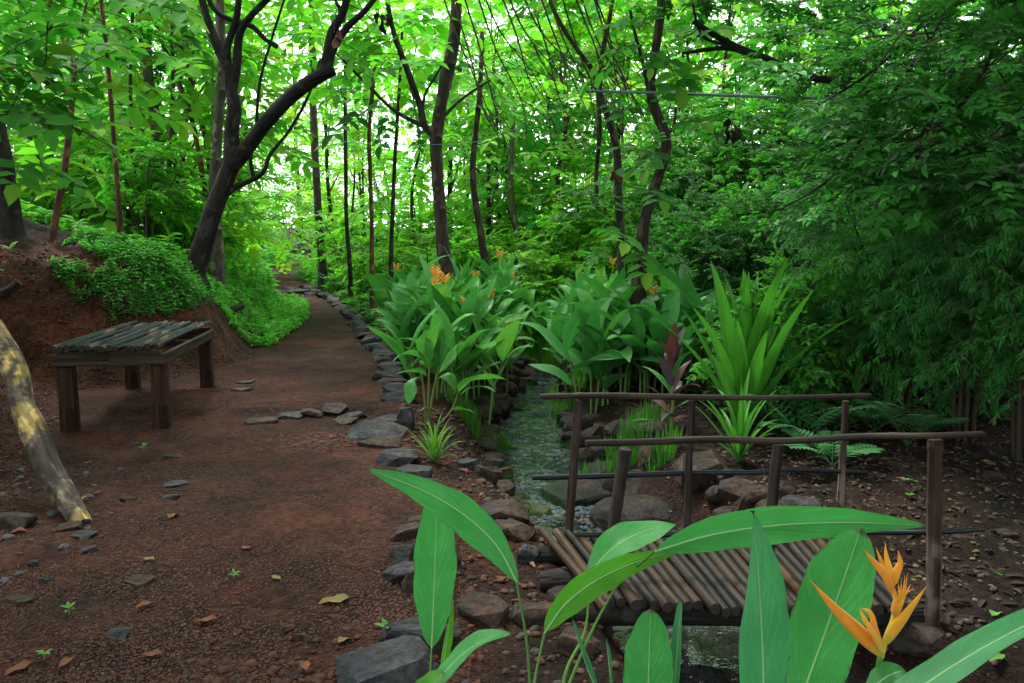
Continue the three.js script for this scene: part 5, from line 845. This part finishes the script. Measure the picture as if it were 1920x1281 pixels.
// dry roots on the earth cut
R = rng(103);
[[[240, 520], [250, 560], [268, 600]], [[408, 606], [424, 640], [420, 680]], [[225, 500], [232, 540], [246, 590]], [[180, 540], [205, 570], [228, 600]]].forEach((l, i) => single('root', tube(l.map(([u, v]) => foot(u, v).add(V(0.02, 0.02, 0.03))), [0.008, 0.006, 0.004], 5, 12), M.barkGrey, ['thin root hanging down the earth cut behind the bench', 'pale root dangling beside the rear bench leg', 'fine root at the top of the earth cut', 'short root on the bank behind the bench'][i], 'root'));
single('cut_branch', tube([foot(425, 590).add(V(-0.25, 0.05, 0)), foot(436, 590).add(V(0, 0.08, 0.06)), foot(446, 590).add(V(0.1, 0.1, 0.1))], [0.05, 0.05, 0.045], 8, 6, { rough: 0.1 }), M.barkDark, 'cut dark branch stub sticking out of the bank behind the bench', 'branch');
single('cut_branch', tube([foot(0, 570).add(V(-0.3, 0.05, -0.1)), foot(20, 560).add(V(0, 0.06, 0.05)), foot(34, 556).add(V(0.08, 0.08, 0.1))], [0.05, 0.045, 0.04], 8, 6, { rough: 0.1 }), M.barkDark, 'dark branch stub in the bank at the left edge', 'branch');
// ------------------------------------------------------------------ sprouts and fallen leaves that can be told apart
function sprout(u, v, s, label) { const p = foot(u, v), o = thing('sprout', label, 'seedling', 'seedlings on the soil', p); part('stem', tube([V(0, -0.02, 0), V(0, s, 0)], [0.0025, 0.002], 4, 2), M.stemGreen, o); const n = 5, g = blade({ len: s * 1.2, wid: s * 0.5, bend: 0.8, rows: 4, cols: 2, fold: 0.2 }); for (let k = 0; k < n; k++) { const m = part('leaf', g, M.limeLeaf, o); m.position.y = s * rr(0.6, 1); m.rotation.set(rr(0.7, 1.3), k / n * 6.28 + rr(-0.3, 0.3), 0, 'YXZ'); } }
R = rng(107);
[[728, 1205, 0.05, 'three-leaved sprout on the big front stone'], [270, 848, 0.035, 'bright seedling in front of the bench'], [440, 1090, 0.025, 'tiny seedling in the middle of the path'], [84, 1245, 0.028, 'seedling at the lower left corner'], [130, 1155, 0.03, 'small seedling at the left of the path'], [20, 490, 0.1, 'leafy seedling on the bare bank at the left edge'], [100, 505, 0.06, 'small seedling on the bare bank above the bench'], [1705, 940, 0.03, 'tiny seedling on the shady soil beside the right post']].forEach((a) => sprout(...a));
{
  const g = [1, 2, 3].map(() => blade({ len: 0.1, wid: 0.05, bend: rr(0.3, 0.9), rows: 6, cols: 4, fold: rr(0.1, 0.4), wave: 0.1 }));
  [[656, 1130, 1.3, 'paleLeaf', 'pale green fallen leaf near the right path edge'], [316, 978, 1, 'deadLeaf', 'tan fallen leaf on the path right of the log'], [290, 1055, 0.7, 'paleLeaf', 'small yellow fallen leaf above the flat orange stone'], [468, 1034, 0.6, 'deadLeaf', 'rust-coloured fallen leaf in the middle of the path'], [50, 1000, 0.9, 'deadLeaf', 'orange-brown fallen leaf beside the left dark rock'], [284, 1138, 0.8, 'deadLeaf', 'red-brown fallen leaf left of the gravel'], [510, 1088, 0.6, 'paleLeaf', 'yellow fallen leaf among small stones on the path'], [634, 1210, 0.8, 'paleLeaf', 'light yellow fallen leaf beside the big front stone'], [410, 1172, 0.9, 'deadLeaf', 'dark curled fallen leaf among the gravel'], [60, 1253, 0.9, 'deadLeaf', 'dark red fallen leaf at the lower left'], [140, 1245, 0.7, 'deadLeaf', 'brown fallen leaf right of the lower left seedling'], [304, 1236, 0.7, 'deadLeaf', 'reddish fallen leaf near the bottom edge'], [1091, 1012, 0.7, 'paleLeaf', 'pale fallen leaf lying at the left deck end'], [993, 1062, 0.5, 'paleLeaf', 'tiny yellow fallen leaf on the soil by the boulders'], [860, 885, 0.6, 'deadLeaf', 'orange fallen leaf below the small tuft'], [1520, 700, 1.1, 'paleLeaf', 'yellow fallen leaf standing out on the dark slope'], [1695, 905, 0.7, 'limeLeaf', 'green fallen leaf right of the rails'], [1840, 870, 0.9, 'paleLeaf', 'yellowish fallen leaf on the shady soil at the right'], [1680, 900, 0.6, 'paleLeaf', 'pale curled leaf between the right posts'], [1860, 1160, 0.9, 'limeLeaf', 'green fallen leaf at the right below the post'], [1880, 1240, 0.9, 'limeLeaf', 'bright fallen leaf in the lower right corner'], [160, 936, 0.5, 'paleLeaf', 'yellow fallen leaf beside the log'], [134, 503, 0.8, 'paleLeaf', 'yellow fallen leaf on the bare bank'], [570, 1250, 0.7, 'deadLeaf', 'tan fallen leaf among the bottom pebbles']].forEach(([u, v, s, m, l], i) => { const f = single('fallen_leaf', g[i % 3], M[m], l, 'fallen leaf', 'fallen leaves'); f.position.copy(foot(u, v)).y += 0.012; f.rotation.set(Math.PI / 2 + rr(-0.2, 0.1), 0, R() * 6.28); f.scale.setScalar(s * Math.max(1, -f.position.z / 4.2)); });
}
// ------------------------------------------------------------------ gravel, pebbles, litter
R = rng(109);
{
  const pebble = [1, 2, 3].map((k) => { const g = new THREE.IcosahedronGeometry(1, 1), p = g.attributes.position; for (let i = 0; i < p.count; i++) { const q = V(p.getX(i), p.getY(i), p.getZ(i)), n = 0.75 + 0.5 * noise(q.x * 1.4 + k * 9, q.y * 1.4 + q.z * 1.9 + k, 3); p.setXYZ(i, q.x * n, q.y * n * 0.62, q.z * n); } g.computeVertexNormals(); const c = new Float32Array(p.count * 3).fill(1); g.setAttribute('color', new THREE.BufferAttribute(c, 3)); return g; });
  const strew = (name, label, n, geo, mat, pick, cat = 'gravel') => { const pl = []; let guard = 0; while (pl.length < n && guard++ < n * 40) { const q = pick(); if (q) pl.push(q); } const m = scatter(name, geo, mat, pl); m.userData.label = label; m.userData.category = cat; };
  const pb = (x, z, s, c, sink = 0.2) => ({ p: onGround(x, z).add(V(0, s * (0.5 - sink), 0)), yaw: R() * 6.28, pitch: rr(-0.2, 0.2), roll: rr(-0.2, 0.2), s3: V(s * rr(0.7, 1.3), s * rr(0.6, 1.1), s * rr(0.7, 1.3)), c });
  const earth = () => { const k = rr(0.4, 0.68), b = R(); return b < 0.2 ? lin(0.095 * k, 0.075 * k, 0.068 * k) : b < 0.95 ? lin(0.15 * k, 0.066 * k, 0.042 * k) : lin(0.2 * k, 0.115 * k, 0.07 * k); };
  const onPath = (d0, d1, f) => () => { const t = R(), d = d0 * Math.pow(d1 / d0, t), x = rr(Math.max(interp(LEFT, d) - 0.2, -0.72 * d), interp(RIGHT, d) + 0.25); return f(x, d); };
  strew('path_grit', 'fine reddish grit strewn all over the path', 42000, pebble[0], M.gravel, onPath(2.4, 9, (x, d) => { const n = fbm(x * 2.2, d * 2.2, 3, 601); return n > 0.3 + 0.2 * R() ? pb(x, -d, rr(0.002, 0.006) * (0.7 + n * 0.6), earth()) : null; }));
  strew('path_gravel', 'small brown stones strewn over the near path', 1500, pebble[1], M.gravel, onPath(2.4, 6.5, (x, d) => { const n = fbm(x * 1.4 + 4, d * 1.4, 3, 611), near = smooth((3.6 - d) / 1.2) * smooth((x + 1.6) / 0.8); return n + 0.2 * near > 0.6 + 0.2 * R() ? pb(x, -d, 0.005 + 0.016 * Math.pow(R(), 3), earth().multiplyScalar(0.85), 0.3) : null; }));
  strew('bottom_pebbles', 'rounded brown pebbles heaped at the bottom of the path', 45, pebble[2], M.gravel, onPath(2.55, 3.1, (x, d) => { const s = Math.hypot((x + 0.72) / 0.42, (d - 2.75) / 0.24); return s < 1 ? pb(x, -d, rr(0.008, 0.024) * (1.15 - 0.4 * s), earth().multiplyScalar(0.8), 0.2) : null; }));
  strew('edge_chips', 'broken stone chips at the left edge of the path', 110, pebble[1], M.gravel, () => { const d = rr(3.2, 5.2); return pb(interp(LEFT, d) + rr(-0.1, 0.75), -d, 0.006 + 0.02 * Math.pow(R(), 2), R() < 0.4 ? lin(0.08, 0.075, 0.085) : earth()); });
  strew('bank_grit', 'crumbs of red earth on the bank', 9000, pebble[0], M.gravel, () => { const d = rr(4, 9); return pb(interp(LEFT, d) - rr(-0.2, 1.3), -d, 0.003 + 0.014 * Math.pow(R(), 4), earth().multiplyScalar(0.9)); });
  strew('bank_gravel', 'small stones on the soil between path and stream', 2200, pebble[2], M.gravel, () => { const d = rr(2.6, 7), x = rr(interp(RIGHT, d), interp(STREAM, d) - 0.2); return pb(x, -d, 0.004 + 0.02 * Math.pow(R(), 3), earth()); });
  strew('stream_pebbles', 'grey-blue pebbles in the bed of the stream', 6000, pebble[1], M.gravel, () => { const d = 4.3 * Math.pow(12 / 4.3, R()), x = interp(STREAM, d) + rr(-1, 1) * (interp(SWID, d) + 0.16), k = rr(0.7, 1.25), b = R(); return pb(x, -d, 0.006 + 0.022 * Math.pow(R(), 3), b < 0.75 ? lin(0.095 * k, 0.106 * k, 0.13 * k) : b < 0.9 ? lin(0.13 * k, 0.14 * k, 0.13 * k) : lin(0.14 * k, 0.1 * k, 0.075 * k)); }, 'pebbles');
  const leafG = (() => { const s = new Spray(); s.leaf(V(0, 0, -0.03), V(0, 0, 1), V(0, 1, 0), 0.07, 0.035, [1, 1, 1], true, 0.25, 0.3); return s.build(); })();
  const litter = () => { const b = R(), k = rr(0.4, 0.85); return b < 0.82 ? lin(0.075 * k, 0.045 * k, 0.03 * k) : b < 0.95 ? lin(0.14 * k, 0.075 * k, 0.04 * k) : b < 0.985 ? lin(0.3 * k, 0.25 * k, 0.07 * k) : lin(0.1, 0.28, 0.05); };
  const lay = (x, z, s) => ({ p: onGround(x, z).add(V(0, 0.008, 0)), yaw: R() * 6.28, pitch: rr(-0.35, 0.35), roll: rr(-0.5, 0.5), s, c: litter() });
  strew('leaf_litter', 'brown leaf litter on the shady soil right of the stream', 5200, leafG, M.spray, () => { const d = rr(3, 11), x = interp(STREAM, d) + interp(SWID, d) + 0.35 + 3.6 * Math.pow(R(), 0.8); return fbm(x * 1.5, d * 1.5, 3, 631) > rr(0.3, 0.55) ? lay(x, -d, rr(0.5, 1.2)) : null; }, 'leaf litter');
  strew('shade_grit', 'dark crumbs of earth right of the stream', 5000, pebble[0], M.gravel, () => { const d = rr(2.8, 8), x = interp(STREAM, d) + 0.5 + rr(0, 3); const k = rr(0.5, 1.1); return pb(x, -d, 0.003 + 0.012 * Math.pow(R(), 3), lin(0.13 * k, 0.09 * k, 0.065 * k)); });
  strew('bank_litter', 'scattered brown leaves on the left bank', 900, leafG, M.spray, () => { const d = rr(3.5, 10); return lay(interp(LEFT, d) - rr(-0.15, 1.6), -d, rr(0.4, 0.9)); }, 'leaf litter');
}

renderer.render(scene, camera);
